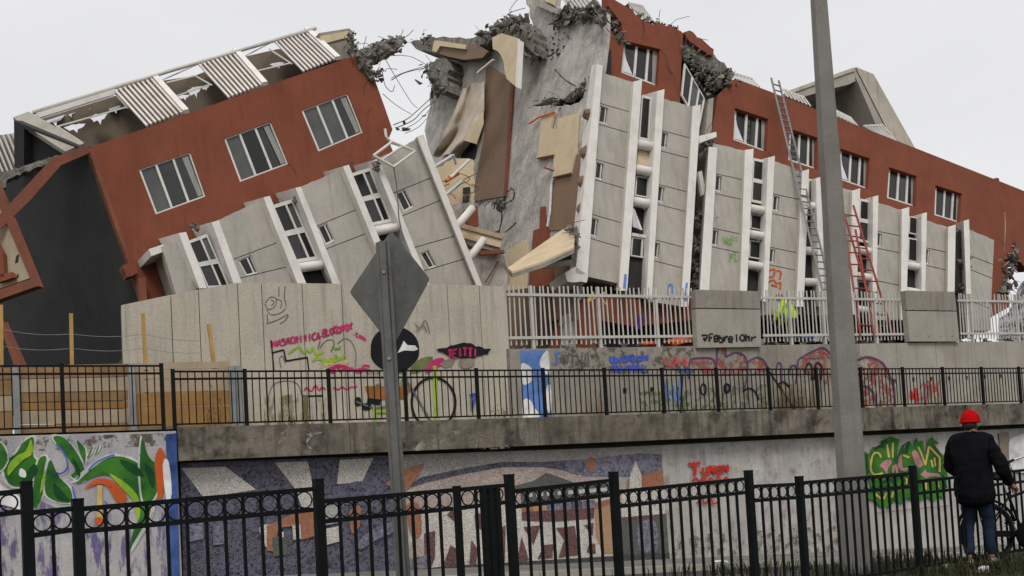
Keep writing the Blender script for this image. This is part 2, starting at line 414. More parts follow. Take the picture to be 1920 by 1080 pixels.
# ------------------------------------------------------------------ lower wall with the mural, and the edge beam on it
PWM = U(-.25)
T0 = tx(333, 830, .12)
mural = thing('mural_wall', wp(2, -.25, -1), 'long low concrete wall with mosaic mural and graffiti under the walkway beam', 'wall')
mk('gap_backing', [slab_t(T0 + .1, 28, -.62, 1.5, 1.81, .05)], 'dark_interior', mural)  # dark slab added so the gap under the beam reads as shade
mk('wall_core', [slab_t(T0 + .3, 28, -.25, lambda t: zroad(t) - .3, 1.705, .5)], 'mural_white', mural)
block = thing('painted_wall', wp(-12, .12, -1), 'whitish wall end painted with green dragon-like swirls and blue corner', 'wall')
mk('wall_core', [slab_t(-16, T0 - .02, .12, lambda t: zroad(t) - .3, 2.335, .9)], 'mural_lilac', block)
beam = thing('edge_beam', wp(2, .1, 1.8), 'stained dark concrete beam carrying the black walkway railing', 'beam')
bx = [T0] + [tx(x, 800, .12) for x in (655, 1010, 1330, 1690, 1763)] + [19, 28]
for a, b in zip(bx, bx[1:]):
    mk('beam_segment', [slab_t(a + .006, b - .006, .12, 1.815, ZW + .02, .85)], 'beam_concrete', beam)
# ------------------------------------------------------------------ retaining walls
PR = U(-2.2)
big = thing('concrete_wall', wp(-5, -2.2, ZW), 'tall pale concrete wall with vertical joints and graffiti below the tilted building', 'wall')
top = [(227, 572), (320, 553), (372, 543), (445, 530), (490, 530), (566, 531), (640, 532), (730, 533), (838, 534), (898, 535), (949, 537)]
for (xa, ya), (xb, yb) in zip(top, top[1:]):
    a, b = PR(xa, ya), PR(xb, yb); a = a + W * .008; b = b - W * .008
    q = [a, b, Vector((b.x, b.y, ZW - .02)), Vector((a.x, a.y, ZW - .02))]
    mk('wall_panel', [g_hexa(q, [p - NN * .1 for p in q])], 'wall_concrete', big)
a, b = PR(228, 575, -.1), PR(948, 541, -.1)
mk('wall_core', [g_prism([[PR(230, 578, -.101), PR(445, 536, -.101), PR(946, 542, -.101), Vector((b.x, b.y, ZW)), Vector((a.x, a.y, ZW))]], NN * -.3)], 'old_concrete', big)
low = thing('retaining_wall', wp(6, -2.2, ZW), 'grey concrete retaining wall with square drain holes under the white fence', 'wall')
HX = [(947, 745), (1006, 742), (1172, 733), (1223, 731), (1272, 731), (1678, 715), (1713, 712), (1747, 711), (1780, 710), (1813, 709), (1847, 707), (1877, 706)]
jx = [951, 1085, 1196, 1303, 1425, 1520, 1615, 1684, 1722, 1758, 1793, 1825, 1857, 1890, 1925, 1960, 2100]
for xa, xb in zip(jx, jx[1:]):
    ta, tb = tx(xa, 700, -2.2) + .006, tx(xb, 700, -2.2) - .006
    out = [wp(ta, -2.2, ZW - .02), wp(tb, -2.2, ZW - .02), wp(tb, -2.2, ztop(tb)), wp(ta, -2.2, ztop(ta))]
    holes = []
    for hx, hy in HX:
        c = PR(hx, hy); t = t_of(c)
        if ta + .07 < t < tb - .07:
            holes.append([c + W * (.06 * i) + Vector((0, 0, .065 * j)) for i, j in ((-1, -1), (1, -1), (1, 1), (-1, 1))])
    mk('wall_panel', [g_prism([out] + holes, NN * -.12)], 'panel_concrete' if xa > 1600 else 'old_concrete', low)
mk('wall_core', [slab_t(tx(955, 700, -2.2), 30, -2.33, ZW, lambda t: ztop(t) - .01, .3)], 'dark_interior', low)
for qd, sp, lab in ((((1303, 543), (1425, 546), (1427, 650), (1308, 652)), (578, 581), 'square concrete panel with black hand-painted lettering between two white fence runs'),
                    (((1697, 545), (1790, 547), (1799, 640), (1706, 640)), (582, 583), 'plain leaning concrete panel with one horizontal joint between white fence runs')):
    P_ = U(-2.1); c = P_(*qd[3])
    tp = thing('concrete_panel', Vector((c.x, c.y, c.z)), lab, 'panel', 'concrete panels in the white fence')
    f = (sp[0] - qd[0][1]) / (qd[3][1] - qd[0][1])
    up = [qd[0], qd[1], qpt(qd, 1, f - .008), qpt(qd, 0, f - .008)]; dn = [qpt(qd, 0, f + .01), qpt(qd, 1, f + .01), qd[2], qd[3]]
    mk('upper_panel', [box_px(P_, up, 0, -.18)], 'old_concrete', tp); mk('lower_panel', [box_px(P_, dn, 0, -.18)], 'panel_concrete', tp)
    mk('joint_backing', [box_px(P_, [qpt(qd, .02, .05), qpt(qd, .98, .05), qpt(qd, .98, .97), qpt(qd, .02, .97)], -.05, -.15)], 'dark_interior', tp)
    if qd[0][0] > 1600:
        for i in range(4):
            for yy in (.37, .9):
                c = P_(*qpt(qd, .14 + .24 * i, yy), .001); mk('bolt_hole', [g_tube([c, c + NN * .004], .018, 8)], 'dark_interior', tp)
# ------------------------------------------------------------------ white picket fence on the retaining wall
PF = U(-2.32)
def shared(name, mesh, loc, parent, root, rot=None):
    o = bpy.data.objects.new(name, mesh); col.objects.link(o); o.parent = parent; o.location = loc - root.location
    if rot: o.rotation_euler = rot
    return o
def unit_bar(name, w, d, h, m):
    me = bpy.data.meshes.new(name); v, f = g_hexa([W * (a * w / 2) + NN * (b * d / 2) for a, b in ((-1, -1), (1, -1), (1, 1), (-1, 1))], [W * (a * w / 2) + NN * (b * d / 2) + Vector((0, 0, h)) for a, b in ((-1, -1), (1, -1), (1, 1), (-1, 1))])
    me.from_pydata([tuple(x) for x in v], [], f); me.validate(); me.materials.append(MATS[m])
    bm = bmesh.new(); bm.from_mesh(me); bmesh.ops.recalc_face_normals(bm, faces=bm.faces); bm.to_mesh(me); bm.free(); return me
picket = unit_bar('picket', .034, .02, 1.40, 'picket_paint')
def white_fence(x0, x1, posts, lab):
    a, b = tx(x0, 600, -2.32), tx(x1, 600, -2.32)
    root = thing('picket_fence', wp(a, -2.32, ztop(a)), lab, 'fence', 'white picket fence runs on the retaining wall')
    zt = lambda t: ztop(t) + 1.28; zb = lambda t: ztop(t) + .27
    for z in (zt, zb): mk('rail', [g_bar(wp(a, -2.29, z(a)), wp(b, -2.29, z(b)), .03, .065)], 'picket_paint', root)
    n = int((b - a) / .135)
    for i in range(n):
        t = a + (i + .5) * (b - a) / n
        if any(abs(t - tx(p, 600, -2.32)) < .07 for p in posts): continue
        o = shared('picket', picket, wp(t, -2.32, ztop(t) + .10 + R.uniform(-.015, .015)), root, root)
        o.rotation_euler = (R.uniform(-.012, .012), R.uniform(-.02, .02), 0)
    for p in posts:
        t = tx(p, 600, -2.32); mk('post', [g_bar(wp(t, -2.335, ztop(t) - .1), wp(t, -2.335, ztop(t) + 1.5), .08, .07, W)], 'picket_paint', root)
    return root
white_fence(951, 1304, (998, 1124, 1232), 'white metal picket fence beside the tall pale wall')
white_fence(1427, 1703, (1482, 1545, 1642), 'white metal picket fence with a worker in yellow behind it')
white_fence(1797, 1990, (1822, 1908, 1980), 'white metal picket fence in front of crumpled white sheeting')
# ------------------------------------------------------------------ black railing on the walkway
def railing(posts, lab, grp, h=1.05, pitch=.125, u=0.0, gate=None):
    root = thing('railing', wp(posts[0], u, ZW), lab, 'railing', grp)
    bal = unit_bar('baluster', .018, .018, h - .13, 'mid_black_metal')
    for i, t in enumerate(posts):
        mk('post', [g_bar(wp(t, u, ZW - .02), wp(t, u, ZW + h), .062, .062, W)], 'mid_black_metal', root)
        if i + 1 < len(posts):
            t2 = posts[i + 1]
            for z, hh in ((h - .045, .032), (h - .175, .036), (.085, .03)):
                mk('rail', [g_bar(wp(t + .03, u, ZW + z), wp(t2 - .03, u, ZW + z), .03, hh)], 'mid_black_metal', root)
            n = max(1, int(round((t2 - t) / pitch)))
            for k in range(1, n):
                shared('baluster', bal, wp(t + (t2 - t) * k / n, u + .001, ZW + .085), root, root)
    return root
PX = [(463, 797), (620, 794), (763, 793), (898, 788), (1023, 785), (1138, 782), (1246, 778), (1348, 776), (1445, 772), (1535, 769), (1618, 765), (1697, 763), (1772, 762), (1845, 760), (1915, 758)]
pt = [tx(x, y) for x, y in PX]; pt.append(pt[-1] + (pt[-1] - pt[-2])); pt.append(pt[-1] + (pt[-1] - pt[-3]) / 2)
ta, tb, tg = tx(120, 812), tx(307, 802), tx(328, 802)
railing([tg] + pt, 'long black metal railing standing on the stained concrete beam', 'black railings along the walkway')
railing([ta - 2.0, ta, tb], 'black metal railing above the green painted wall, before timber boards', 'black railings along the walkway', 1.15)
# ------------------------------------------------------------------ timber lagging, stakes and wire
PT = U(-1.3)
tim = thing('timber_wall', PT(20, 815), 'low wall of stacked timber boards held by galvanised posts', 'wall')
rows = {0: [(-60, 24), [(693, 716, 'timber'), (716, 745, 'timber'), (745, 775, 'timber_pale'), (775, 818, 'timber')]],
        1: [(30, 240), [(686, 711, 'timber'), (711, 737, 'timber_pale'), (737, 755, 'timber'), (755, 770, 'timber_orange'), (770, 797, 'timber_pale'), (797, 815, 'timber')]],
        2: [(250, 432), [(681, 695, 'timber_pale'), (695, 712, 'timber_pale'), (712, 737, 'timber_pale'), (737, 764, 'timber_orange'), (764, 802, 'timber_orange')]]}
for k, ((xa, xb), bs) in rows.items():
    for ya, yb, m in bs:
        sl_ = -.02
        q = [(xa, ya - sl_ * 0 + R.uniform(-1, 1)), (xb, ya - 4 + R.uniform(-1, 1)), (xb, yb - 5), (xa, yb - 1)]
        dd = R.uniform(-.012, .012)
        mk('board', [box_px(PT, q, dd, dd - .05)], m, tim)
for x0, x1, y0 in ((25, 32, 686), (241, 251, 682), (430, 437, 686), (441, 450, 686)):
    a, b = PT((x0 + x1) / 2, y0, .05), PT((x0 + x1) / 2 + 4, 812, .05)
    w_ = (x1 - x0) / 80 * .8
    mk('post', [g_bar(a, Vector((a.x, a.y, ZW - .03)), w_, .1, W)], 'galvanised', tim)
stk = []
for x, y0, x1, y1, lab in ((2, 572, 3, 690, 'slim timber stake at the dark building corner'), (133, 588, 135, 688, 'upright timber stake standing before the charcoal wall'), (268, 588, 273, 688, 'thin timber stake against the tall pale wall near its corner'), (391, 608, 402, 688, 'slanting orange timber stake against the tall pale wall')):
    a, b = PT(x, y0, -.12), PT(x1, y1, -.12); b = b + (b - a) * .6; b.z = max(b.z, ZW - .02)
    tag(mk('timber_stake', [g_bar(a, b, .085, .06, W)], 'timber_stake'), lab, 'stake', 'timber stakes behind the board wall'); stk.append((a, b))
for f in (.4, .68):
    pts = []
    for (a, b), (c, d) in zip(stk, stk[1:]):
        for s in range(6):
            p = a.lerp(b, f * .6).lerp(c.lerp(d, f * .6), s / 6); p.z -= .05 * math.sin(math.pi * s / 6); pts.append(p)
    tag(mk('wire_strand', [g_tube(pts, .005, 5)], 'galvanised'), 'upper wire strung between the timber stakes' if f < .5 else 'lower wire strung between the timber stakes', 'wire')
# ------------------------------------------------------------------ street fence close by
NF = vplane(960, 920, 7.8, 34)
NW = Vector((math.cos(math.radians(34)), math.sin(math.radians(34)), 0))
nf = thing('street_fence', NF(954, 1080), 'black metal street fence with ring ornaments between its upper rails', 'fence')
def nbar(p, q, w, h): return g_bar(p, q, w, h, Vector((0, 0, 1)))
nposts = [(49, 906, .062), (145, 938, .062), (596, 901, .062), (856, 914, .044), (954, 892, .06), (1150, 887, .06), (1403, 884, .06), (1498, 895, .06), (1711, 875, .06)]
for x, y, w_ in nposts:
    p = NF(x, y); mk('post', [g_bar(p, Vector((p.x, p.y, -.05)), w_, w_, NW)], 'black_metal', nf)
    p2 = p + Vector((0, 0, .012)); mk('post_cap', [g_bar(p, p2, w_ + .004, w_ + .004, NW)], 'black_metal', nf)
npan = [((-140, 940), (38, 921), 40, 1), ((61, 961), (134, 954), 41, 1), ((157, 954), (586, 917), 40, 1), ((607, 940), (848, 919), 36, 1), ((863, 918), (946, 910), 33, 1), ((964, 921), (1143, 901), 28, 1),
        ((1158, 922), (1396, 898), 26.5, 1), ((1410, 912), (1492, 908), 26, 1), ((1505, 905), (1704, 888), 26, 1), ((1719, 903), (1990, 874), 21.5, 0)]
rng = {}
for (xa, ya), (xb, yb), gap, rings in npan:
    a, b = NF(xa, ya), NF(xb, yb); c, d = NF(xa, ya + gap * 1.05), NF(xb, yb + gap * .97)
    mk('rail', [nbar(a, b, .03, .03)], 'black_metal', nf); mk('rail', [nbar(c, d, .03, .03)], 'black_metal', nf)
    e, f = Vector((a.x, a.y, .1)), Vector((b.x, b.y, .1)); mk('rail', [nbar(e, f, .03, .03)], 'black_metal', nf)
    L_ = (b - a).length; n = max(2, round(L_ / .117))
    for i in range(1, n):
        p, q = a.lerp(b, i / n), e.lerp(f, i / n)
        mk('baluster', [g_bar(p, q, .019, .019, NW)], 'black_metal', nf)
    if rings:
        for i in range(n):
            p, q = a.lerp(b, (i + .5) / n), c.lerp(d, (i + .5) / n); m_ = (p + q) / 2; r_ = min((p - q).length / 2 - .014, L_ / n / 2 - .004)
            mk('ring', [g_tube([m_ + NW * (r_ * math.cos(k * math.pi / 8)) + Vector((0, 0, r_ * math.sin(k * math.pi / 8))) for k in range(16)], .0055, 5, True)], 'black_metal', nf, True)
for x in (905, 918, 931):                               # gate stiles in the narrow panel
    p = NF(x, 914); mk('gate_stile', [g_bar(p, Vector((p.x, p.y, .02)), .04, .04, NW)], 'black_metal', nf)
# ------------------------------------------------------------------ utility pole
b0 = at_z(1609, 1073, 0.0); t0 = at_depth(1532.5, -40, b0.y)
pol = thing('utility_pole', b0, 'tapered grey concrete utility pole behind the street fence', 'pole')
pts = [b0.lerp(t0, k / 10) for k in range(11)]; pts[0] = pts[0] - Vector((0, 0, .2))
mk('shaft', [g_tube(pts, [.178 - .085 * k / 10 for k in range(11)], 8)], 'pole_concrete', pol)
# ------------------------------------------------------------------ road sign seen from behind
sc_, sr_, sb_, sl2 = at_depth(733, 432, 9.2), at_depth(806, 523, 8.86), at_depth(736, 652, 9.2), at_depth(655, 548, 9.56)
sg = thing('road_sign', at_z(760, 1100, 0.0), 'back of a grey diamond road sign on a ribbed steel post', 'sign')
sn = (sr_ - sl2).cross(sc_ - sb_).normalized()
if sn.dot(CAM - sc_) < 0: sn = -sn
rc = []
ctr = (sc_ + sr_ + sb_ + sl2) / 4
qs = [sc_, sr_, sb_, sl2]
for i in range(4):
    a, b, c = qs[i - 1], qs[i], qs[(i + 1) % 4]
    rc += [b.lerp(a, .07), b.lerp(a, .02).lerp(b.lerp(c, .02), .5), b.lerp(c, .07)]
mk('plate', [g_prism([rc], sn * -.004)], 'sign_metal', sg)
tp_ = at_depth(722, 455, 9.15) + sn * .03; bt_ = at_depth(764, 1130, 9.1) + sn * .03
ax = (tp_ - bt_).normalized(); sx = ax.cross(Vector((0, -1, 0))).normalized(); sy = sx.cross(ax).normalized()
if sy.dot(CAM - tp_) < 0: sy = -sy
prof = [(-.065, 0), (-.065, .008), (-.04, .008), (-.028, .048), (.028, .048), (.04, .008), (.065, .008), (.065, 0), (.034, 0), (.022, .04), (-.022, .04), (-.034, 0)]
bt_ = bt_ - ax * ((bt_.z + .1) / ax.z)
mk('post', [g_prism([[tp_ + sx * a + sy * b for a, b in prof]], bt_ - tp_)], 'sign_metal', sg)
for f in (.08, .3):
    p = tp_.lerp(bt_, f); mk('bolt', [g_tube([p + sy * .046, p + sy * .062], .016, 6)], 'galvanised', sg)
# ================================================================== the two halves of the fallen building
mat('fragment_cream', (.36, .3, .21), var=.2, dirt=(.2, .16, .11), dirtamt=.5); mat('crack_dust', (.4, .3, .25), var=.2); mat('slat_brown', (.34, .23, .155), var=.2, bump=.2); mat('blind', (.28, .28, .26), var=.15, streak=.3, bump=.1)
RP = vplane(1240, 93, 30, 29, 8)
LP = vplane(470, 300, 25.5, 36, 6)
def bars_q(P, q, d, segs, depth=.06):
    """segs: (s0,t0,s1,t1) rectangles in a pixel quad -> list of boxes"""
    return [box_px(P, [qpt(q, s0, t0), qpt(q, s1, t0), qpt(q, s1, t1), qpt(q, s0, t1)], d, d - depth) for s0, t0, s1, t1 in segs]
def window(parent, P, q, d, mull=(.33, .66), fr=.04, frm='white_metal', panes=None, trans=(), rec=0.0):
    fs = fr; ft = fr * .8
    segs = [(0, 0, 1, ft), (0, 1 - ft, 1, 1), (0, ft, fs, 1 - ft), (1 - fs, ft, 1, 1 - ft)]
    segs += [(m - fs * .6, ft, m + fs * .6, 1 - ft) for m in mull]
    cuts = [fs] + [m for m in mull] + [1 - fs]
    for tr in trans: segs += [(a + (fs * .6 if k else 0), tr - ft * .8, b - (fs * .6 if k + 2 < len(cuts) else 0), tr + ft * .8) for k, (a, b) in enumerate(zip(cuts, cuts[1:]))]
    w = mk('window', bars_q(P, q, d, segs), frm, parent)
    rows_ = [ft] + list(trans) + [1 - ft]; k = 0
    for a, b in zip(cuts, cuts[1:]):
        for c, e in zip(rows_, rows_[1:]):
            pm = panes[k % len(panes)] if panes else 'pane_dark'; k += 1
            if pm is None: continue
            tl = R.uniform(-.012, .012)
            mk('pane', [box_px(P, [qpt(q, a, c), qpt(q, b, c), qpt(q, b, e), qpt(q, a, e)], d - .035 + tl, d - .045 + tl)], pm, w)
    return w
def wall(name, parent, P, loops, d, th, m):
    return mk(name, [g_prism([[P(x, y, d) for x, y in lp] for lp in loops], P.n * -th)], m, parent)
def fin(parent, P, tl, tr, br, bl, d1=1.2, d2=0.0, sh=(-38, 12), m='white_render', name='fin'):
    a = [P(*tl, d1), P(*tr, d1), P(*br, d1), P(*bl, d1)]
    b = [P(tl[0] + sh[0], tl[1] + sh[1], d2), P(tr[0] + sh[0], tr[1] + sh[1], d2), P(br[0] + sh[0] * .8, br[1] - 2, d2), P(bl[0] + sh[0] * .8, bl[1] - 2, d2)]
    return mk(name, [g_hexa(a, b)], m, parent)
def edge_at(a, b, y): t = (y - a[1]) / (b[1] - a[1]); return (a[0] + (b[0] - a[0]) * t, y)
def column(parent, P, tl, tr, br, bl, joints=(), wins=(), d=.95, th=.9, gap=.8, frm='white_metal', wm=None, ext=(8, 6)):
    """a bay of grey panels: pieces between recessed joints, small windows set in the narrow bands"""
    tl, bl = (tl[0] - ext[0], tl[1]), (bl[0] - ext[0], bl[1]); tr, br = (tr[0] + ext[1], tr[1] + (tr[1] - tl[1]) * .05), (br[0] + ext[1], br[1])
    cuts = [(tl, tr)] + [(edge_at(tl, bl, a), edge_at(tr, br, b)) for a, b in joints] + [(bl, br)]
    for k, ((a, b), (c, e)) in enumerate(zip(cuts, cuts[1:])):
        g0 = gap if k else 0; g1 = gap if k + 2 < len(cuts) else 0
        q = [(a[0], a[1] + g0), (b[0], b[1] + g0), (e[0], e[1] - g1), (c[0], c[1] - g1)]
        holes = []
        for wq in wins:
            cx, cy = sum(p[0] for p in wq) / 4, sum(p[1] for p in wq) / 4
            ya = a[1] + (b[1] - a[1]) * (cx - a[0]) / (b[0] - a[0]); yb = c[1] + (e[1] - c[1]) * (cx - c[0]) / (e[0] - c[0])
            if ya < cy < yb:
                mn = [(x, max(y, ya + (b[1] - a[1]) * (x - cx) / (b[0] - a[0]) + g0 + 1)) if i < 2 else (x, min(y, yb + (e[1] - c[1]) * (x - cx) / (e[0] - c[0]) - g1 - 1)) for i, (x, y) in enumerate(wq)]
                holes.append(mn); window(parent, P, mn, d - .03, mull=(.68,), fr=.09, frm=frm, panes=['pane_void', 'pane_dark'] if wm is None else wm)
        if not k: q = jag(q, .9, 7, edges=(0,))
        wall('panel', parent, P, [q] + holes, d, .2, 'grey_render')
    wall('panel_core', parent, P, [[(tl[0] + 1, tl[1] + 2), (tr[0] - 1, tr[1] + 2), (br[0] - 1, br[1] - 2), (bl[0] + 1, bl[1] - 2)]], d - .21, th - .22, 'panel_concrete')
def pipe(parent, P, a, b, d, r, m='pipe_white'):
    p, q = P(*a, d), P(*b, d); mk('pipe', [g_tube([p, q], r, 14)], m, parent, True)
def recess(parent, P, tl, tr, br, bl, items, d=.9, pr=.12):
    q = (tl, tr, br, bl)
    for it in items:
        f0, f1 = it[1], it[2] if len(it) > 2 else it[1]
        sub = [qpt(q, 0, f0), qpt(q, 1, f0), qpt(q, 1, f1), qpt(q, 0, f1)]
        if it[0] == 'w': window(parent, P, sub, d, mull=(.62,) if len(it) > 3 else (), fr=.07, trans=(.5,) if (f1 - f0) > .25 else (), panes=['pane_void', 'pane_dark', 'pane_grey', 'pane_void'])
        elif it[0] == 'v': mk('window_opening', [box_px(P, sub, d - .1, d - .14)], 'dark_interior', parent)
        elif it[0] == 'p':
            a, b = qpt(q, -.05, f0), qpt(q, 1.15, f0); pipe(parent, P, a, b, d + .12, pr)
        elif it[0] == 'c': mk('spandrel', [box_px(P, sub, d, d - .05)], 'cream_board', parent)
        elif it[0] == 'r': mk('sill', [box_px(P, sub, d + .05, d - .1)], 'white_metal', parent)
    qq = [qpt(q, -.1, 0), qpt(q, 1.1, 0), qpt(q, 1.1, 1), qpt(q, -.1, 1)]
    mk('recess_back', [box_px(P, qq, d - .16, d - .5)], 'dark_interior', parent)

# ------------------------------------------------------------------ half with the slatted roof (rolled to one side)
bl_ = LP(560, 560, -1); bl_.z = ztop(0)
LB = thing('collapsed_building', bl_, 'rolled-over red and grey building half with white slatted roof frames', 'building', 'halves of the fallen building')
LWIN = [((260, 318), (357, 285), (386, 368), (292, 402)), ((420, 260), (508, 228), (541, 307), (450, 341)), ((565, 207), (652, 175), (681, 248), (597, 284))]
redL = [(172, 275), (300, 231), (480, 168), (666, 104)] + jag([(666, 104), (672, 122), (690, 140), (703, 150)], 2.5, 5, False)[1:] + [(720, 197), (736, 243), (728, 262), (762, 345), (790, 520), (330, 575), (276, 575)]
wall('red_wall', LB, LP, [redL] + [list(q) for q in LWIN], 0, .3, 'red_stucco')
wall('wall_edge', LB, LP, [[(164, 277), (173, 275), (277, 575), (270, 577)]], .03, .36, 'red_edge')
for i, q in enumerate(LWIN):
    window(LB, LP, q, -.03, panes=(['pane_grey', 'pane_dark', 'pane_dark'], ['pane_grey', 'pane_void', 'pane_dark'], ['pane_grey', 'pane_grey', 'pane_dark'])[i], fr=.035)
    mk('curtain', [box_px(LP, [qpt(q, .82, .06), qpt(q, .93, .06), qpt(q, .95, .95), qpt(q, .86, .95)], -.05, -.06)], 'blind', LB)
wall('interior_core', LB, LP, [[(200, 300), (650, 150), (715, 260), (770, 505), (330, 575), (285, 575)]], -1.3, 2.2, 'dark_interior')
FL = [((335, 437), (349, 435), (388, 540), (374, 541)), ((397, 417), (410, 413), (457, 540), (441, 540)), ((494, 370), (506, 367), (578, 540), (561, 540)), ((554, 352), (564, 350), (641, 540), (627, 540)),
      ((643, 312), (654, 309), (752, 545), (738, 545)), ((700, 300), (711, 297), (810, 545), (799, 545)), ((782, 256), (794, 252), (908, 545), (897, 545))]
for i, f in enumerate(FL): fin(LB, LP, *f, sh=(-38, 11) if i < 6 else (-12, 14))
wall('ledge', LB, LP, [[(279, 467), (306, 458), (312, 470), (284, 480)]], .9, .9, 'white_render')
column(LB, LP, (303, 462), (333, 452), (376, 545), (330, 552), ext=(0, 3))
column(LB, LP, (411, 416), (494, 372), (563, 540), (458, 540), [(489, 450), (523, 497)], [((446, 488), (470, 478), (484, 512), (462, 524))])
column(LB, LP, (564, 353), (643, 316), (740, 545), (642, 545), [(427, 388), (470, 433)], [((595, 423), (613, 415), (628, 450), (611, 459))])
column(LB, LP, (711, 300), (782, 260), (898, 545), (810, 545), [(365, 330), (408, 372), (466, 440), (510, 483)], [((741, 361), (759, 353), (776, 387), (757, 397)), ((787, 475), (803, 468), (819, 500), (804, 508))])
recess(LB, LP, (352, 452), (388, 438), (432, 540), (390, 541), [('w', 0, 1, 1)])
recess(LB, LP, (510, 385), (548, 373), (622, 545), (580, 548), [('w', 0, .66, 1), ('r', .665, .69), ('p', .72), ('v', .76, 1)])
recess(LB, LP, (656, 326), (694, 314), (790, 550), (752, 552), [('w', 0, .43, 1), ('r', .435, .455), ('p', .48), ('v', .52, 1)])
pipe(LB, LP, (850, 432), (886, 390), .75, .11); pipe(LB, LP, (876, 490), (907, 449), .75, .11)
# charcoal end wall, stepping back from the facade edge
e0, e1 = LP(166, 283, -.05), LP(270, 577, -.05); bdir = Vector((-.80, .60, .0))
ek = plane3(e0, e1, e0 + bdir)
side = [(166, 286), (272, 580), (265, 780), (-60, 780), (-40, 330), (26, 318), (110, 300)]
wall('end_wall', LB, ek, [side], 0, .25, 'charcoal_wall')
wall('end_wall_box', LB, ek, [[(26, 226), (27, 322), (45, 320), (45, 240), (118, 283), (150, 276)]], .25, .3, 'charcoal_wall')
wall('end_wall_recess', LB, ek, [[(30, 232), (32, 318), (120, 300), (150, 280)]], .02, .15, 'charcoal_wall')
# sloping parapet and roof slope with pipe, slats and torn openings
r0, r1 = LP(172, 274, 0), LP(664, 102, 0)
rid = LP(330, 140, -2.0)
RS = plane3(r0, r1, rid)
wall('parapet', LB, RS, [[(24, 220), (54, 209), (158, 268), (122, 284)]], .05, .12, 'panel_concrete')
room = LP(60, 230, -3.5)
wall('room_back', LB, LP, [[(60, 226), (180, 182), (215, 180), (300, 152), (365, 142), (450, 108), (520, 92), (600, 85), (640, 110), (200, 300), (150, 285)]], -2.6, .2, 'room_wall')
mk('ridge_pipe', [g_tube([RS(62, 211, .05), RS(330, 129, .05), RS(592, 53, .05)], .055, 10)], 'white_metal', LB, True)
mk('ridge_board', [g_bar(RS(70, 217, -.02), RS(215, 172, -.02), .05, .12)], 'white_render', LB)
for (ta_, tb_, ba, bb) in (((213, 166), (287, 140), (276, 236), (349, 209)), ((371, 118), (441, 93), (430, 183), (497, 157)), ((514, 76), (575, 54), (570, 134), (634, 109))):
    for k in range(9):
        f = k / 9; a, b = RS(*lerp(ta_, tb_, f)), RS(*lerp(ba, bb, f))
        mk('slat', [g_bar(a, b, .052, .05, RS.n)], 'white_metal', LB)
    a, b = RS(*tb_), RS(*bb); mk('end_board', [g_bar(a, b, .15, .1, RS.n)], 'white_render', LB)
    mk('slat_backing', [box_px(RS, [(ta_[0] + 3, ta_[1] + 4), (tb_[0] - 2, tb_[1] + 4), (bb[0] - 2, bb[1] - 3), (ba[0] + 2, ba[1] - 3)], -.07, -.1)], 'slat_brown', LB)
for a, b in (((105, 238), (240, 200)), ((78, 222), (213, 180)), ((330, 180), (395, 158)), ((312, 155), (366, 142)), ((482, 133), (545, 118)), ((107, 237), (155, 268)), ((213, 172), (240, 203)), ((366, 142), (398, 160)), ((505, 92), (548, 120)), ((300, 152), (368, 122)), ((450, 110), (512, 78))):
    mk('roof_purlin', [g_bar(RS(*a, -.1), RS(*b, -.1), .03, .035)], 'white_metal', LB)
for i, (cx, cy, w_, h_) in enumerate(((100, 225, 22, 12), (130, 212, 16, 9), (165, 198, 14, 8), (185, 222, 18, 12), (140, 240, 20, 9), (365, 172, 14, 12), (345, 182, 12, 6), (385, 165, 8, 5), (215, 205, 12, 8), (520, 122, 14, 6))):
    pts = [(cx - w_, cy - h_ * .2), (cx - w_ * .3, cy - h_ * .7), (cx + w_, cy - h_ * .9), (cx + w_ * .6, cy), (cx + w_ * .3, cy + h_ * .2), (cx + w_ * .25, cy + h_), (cx - w_ * .1, cy + h_ * .3), (cx - w_ * .5, cy + h_ * .6)]
    wall('torn_lining', LB, RS, [jag(pts, 1.2, 4)], -.3 - .02 * i, .015, 'torn_plastic')
wall('stair_box', LB, LP, [jag([(598, 62), (655, 53), (662, 60), (666, 104), (640, 112), (610, 88)], 1.5, 6, edges=(2, 3))], -1.2, 1.5, 'old_concrete')
wall('stair_box_fascia', LB, LP, [[(600, 68), (652, 58), (652, 70), (606, 82)]], -1.15, .04, 'cream_board')
# red fascia hanging from the corner, and the cream-and-red fragment beside it
fa = Pl(LP(166, 276, .15), LP.n)
wall('hanging_fascia', LB, fa, [[(163, 271), (171, 285), (114, 310), (58, 374), (-30, 460), (-30, 432), (50, 348), (97, 297)]], .1, .1, 'red_edge')
wall('torn_roof_edge', LB, fa, [jag([(-30, 335), (10, 322), (60, 306), (110, 290), (112, 300), (60, 318), (14, 336), (12, 352), (-30, 350)], 2, 6)], -.6, .3, 'broken_concrete')
fg = Pl(LP(40, 470, .5), Vector((-.35, -.93, .1)))
wall('fragment_frame', LB, fg, [[(-40, 270), (2, 365), (71, 536), (-40, 575)], [(-39, 290), (-10, 366), (57, 523), (-39, 556)]], .06, .16, 'red_edge')
wall('fragment_panel', LB, fg, [[(-39, 292), (-10, 368), (57, 521), (-39, 554)]], 0, .06, 'fragment_cream')
for pts in ([(-5, 515), (22, 510), (26, 520), (-5, 530)], [(-5, 455), (6, 475), (8, 520), (-5, 520)]):
    wall('fragment_brace', LB, fg, [pts], .12, .08, 'red_stucco')
for pts in ([(30, 480), (36, 476), (34, 492), (28, 494)], [(28, 524), (34, 512), (35, 520)]):
    wall('fragment_crack', LB, fg, [pts], .004, .003, 'dark_interior')
for k in range(8):
    a, b = LP(-40 + k * 9, 262 - k * 1.5, -4), LP(-10 + k * 9, 335 - k * 1.5, -4)
    mk('slat', [g_bar(a, b, .05, .14, LP.n)], 'white_metal', LB)
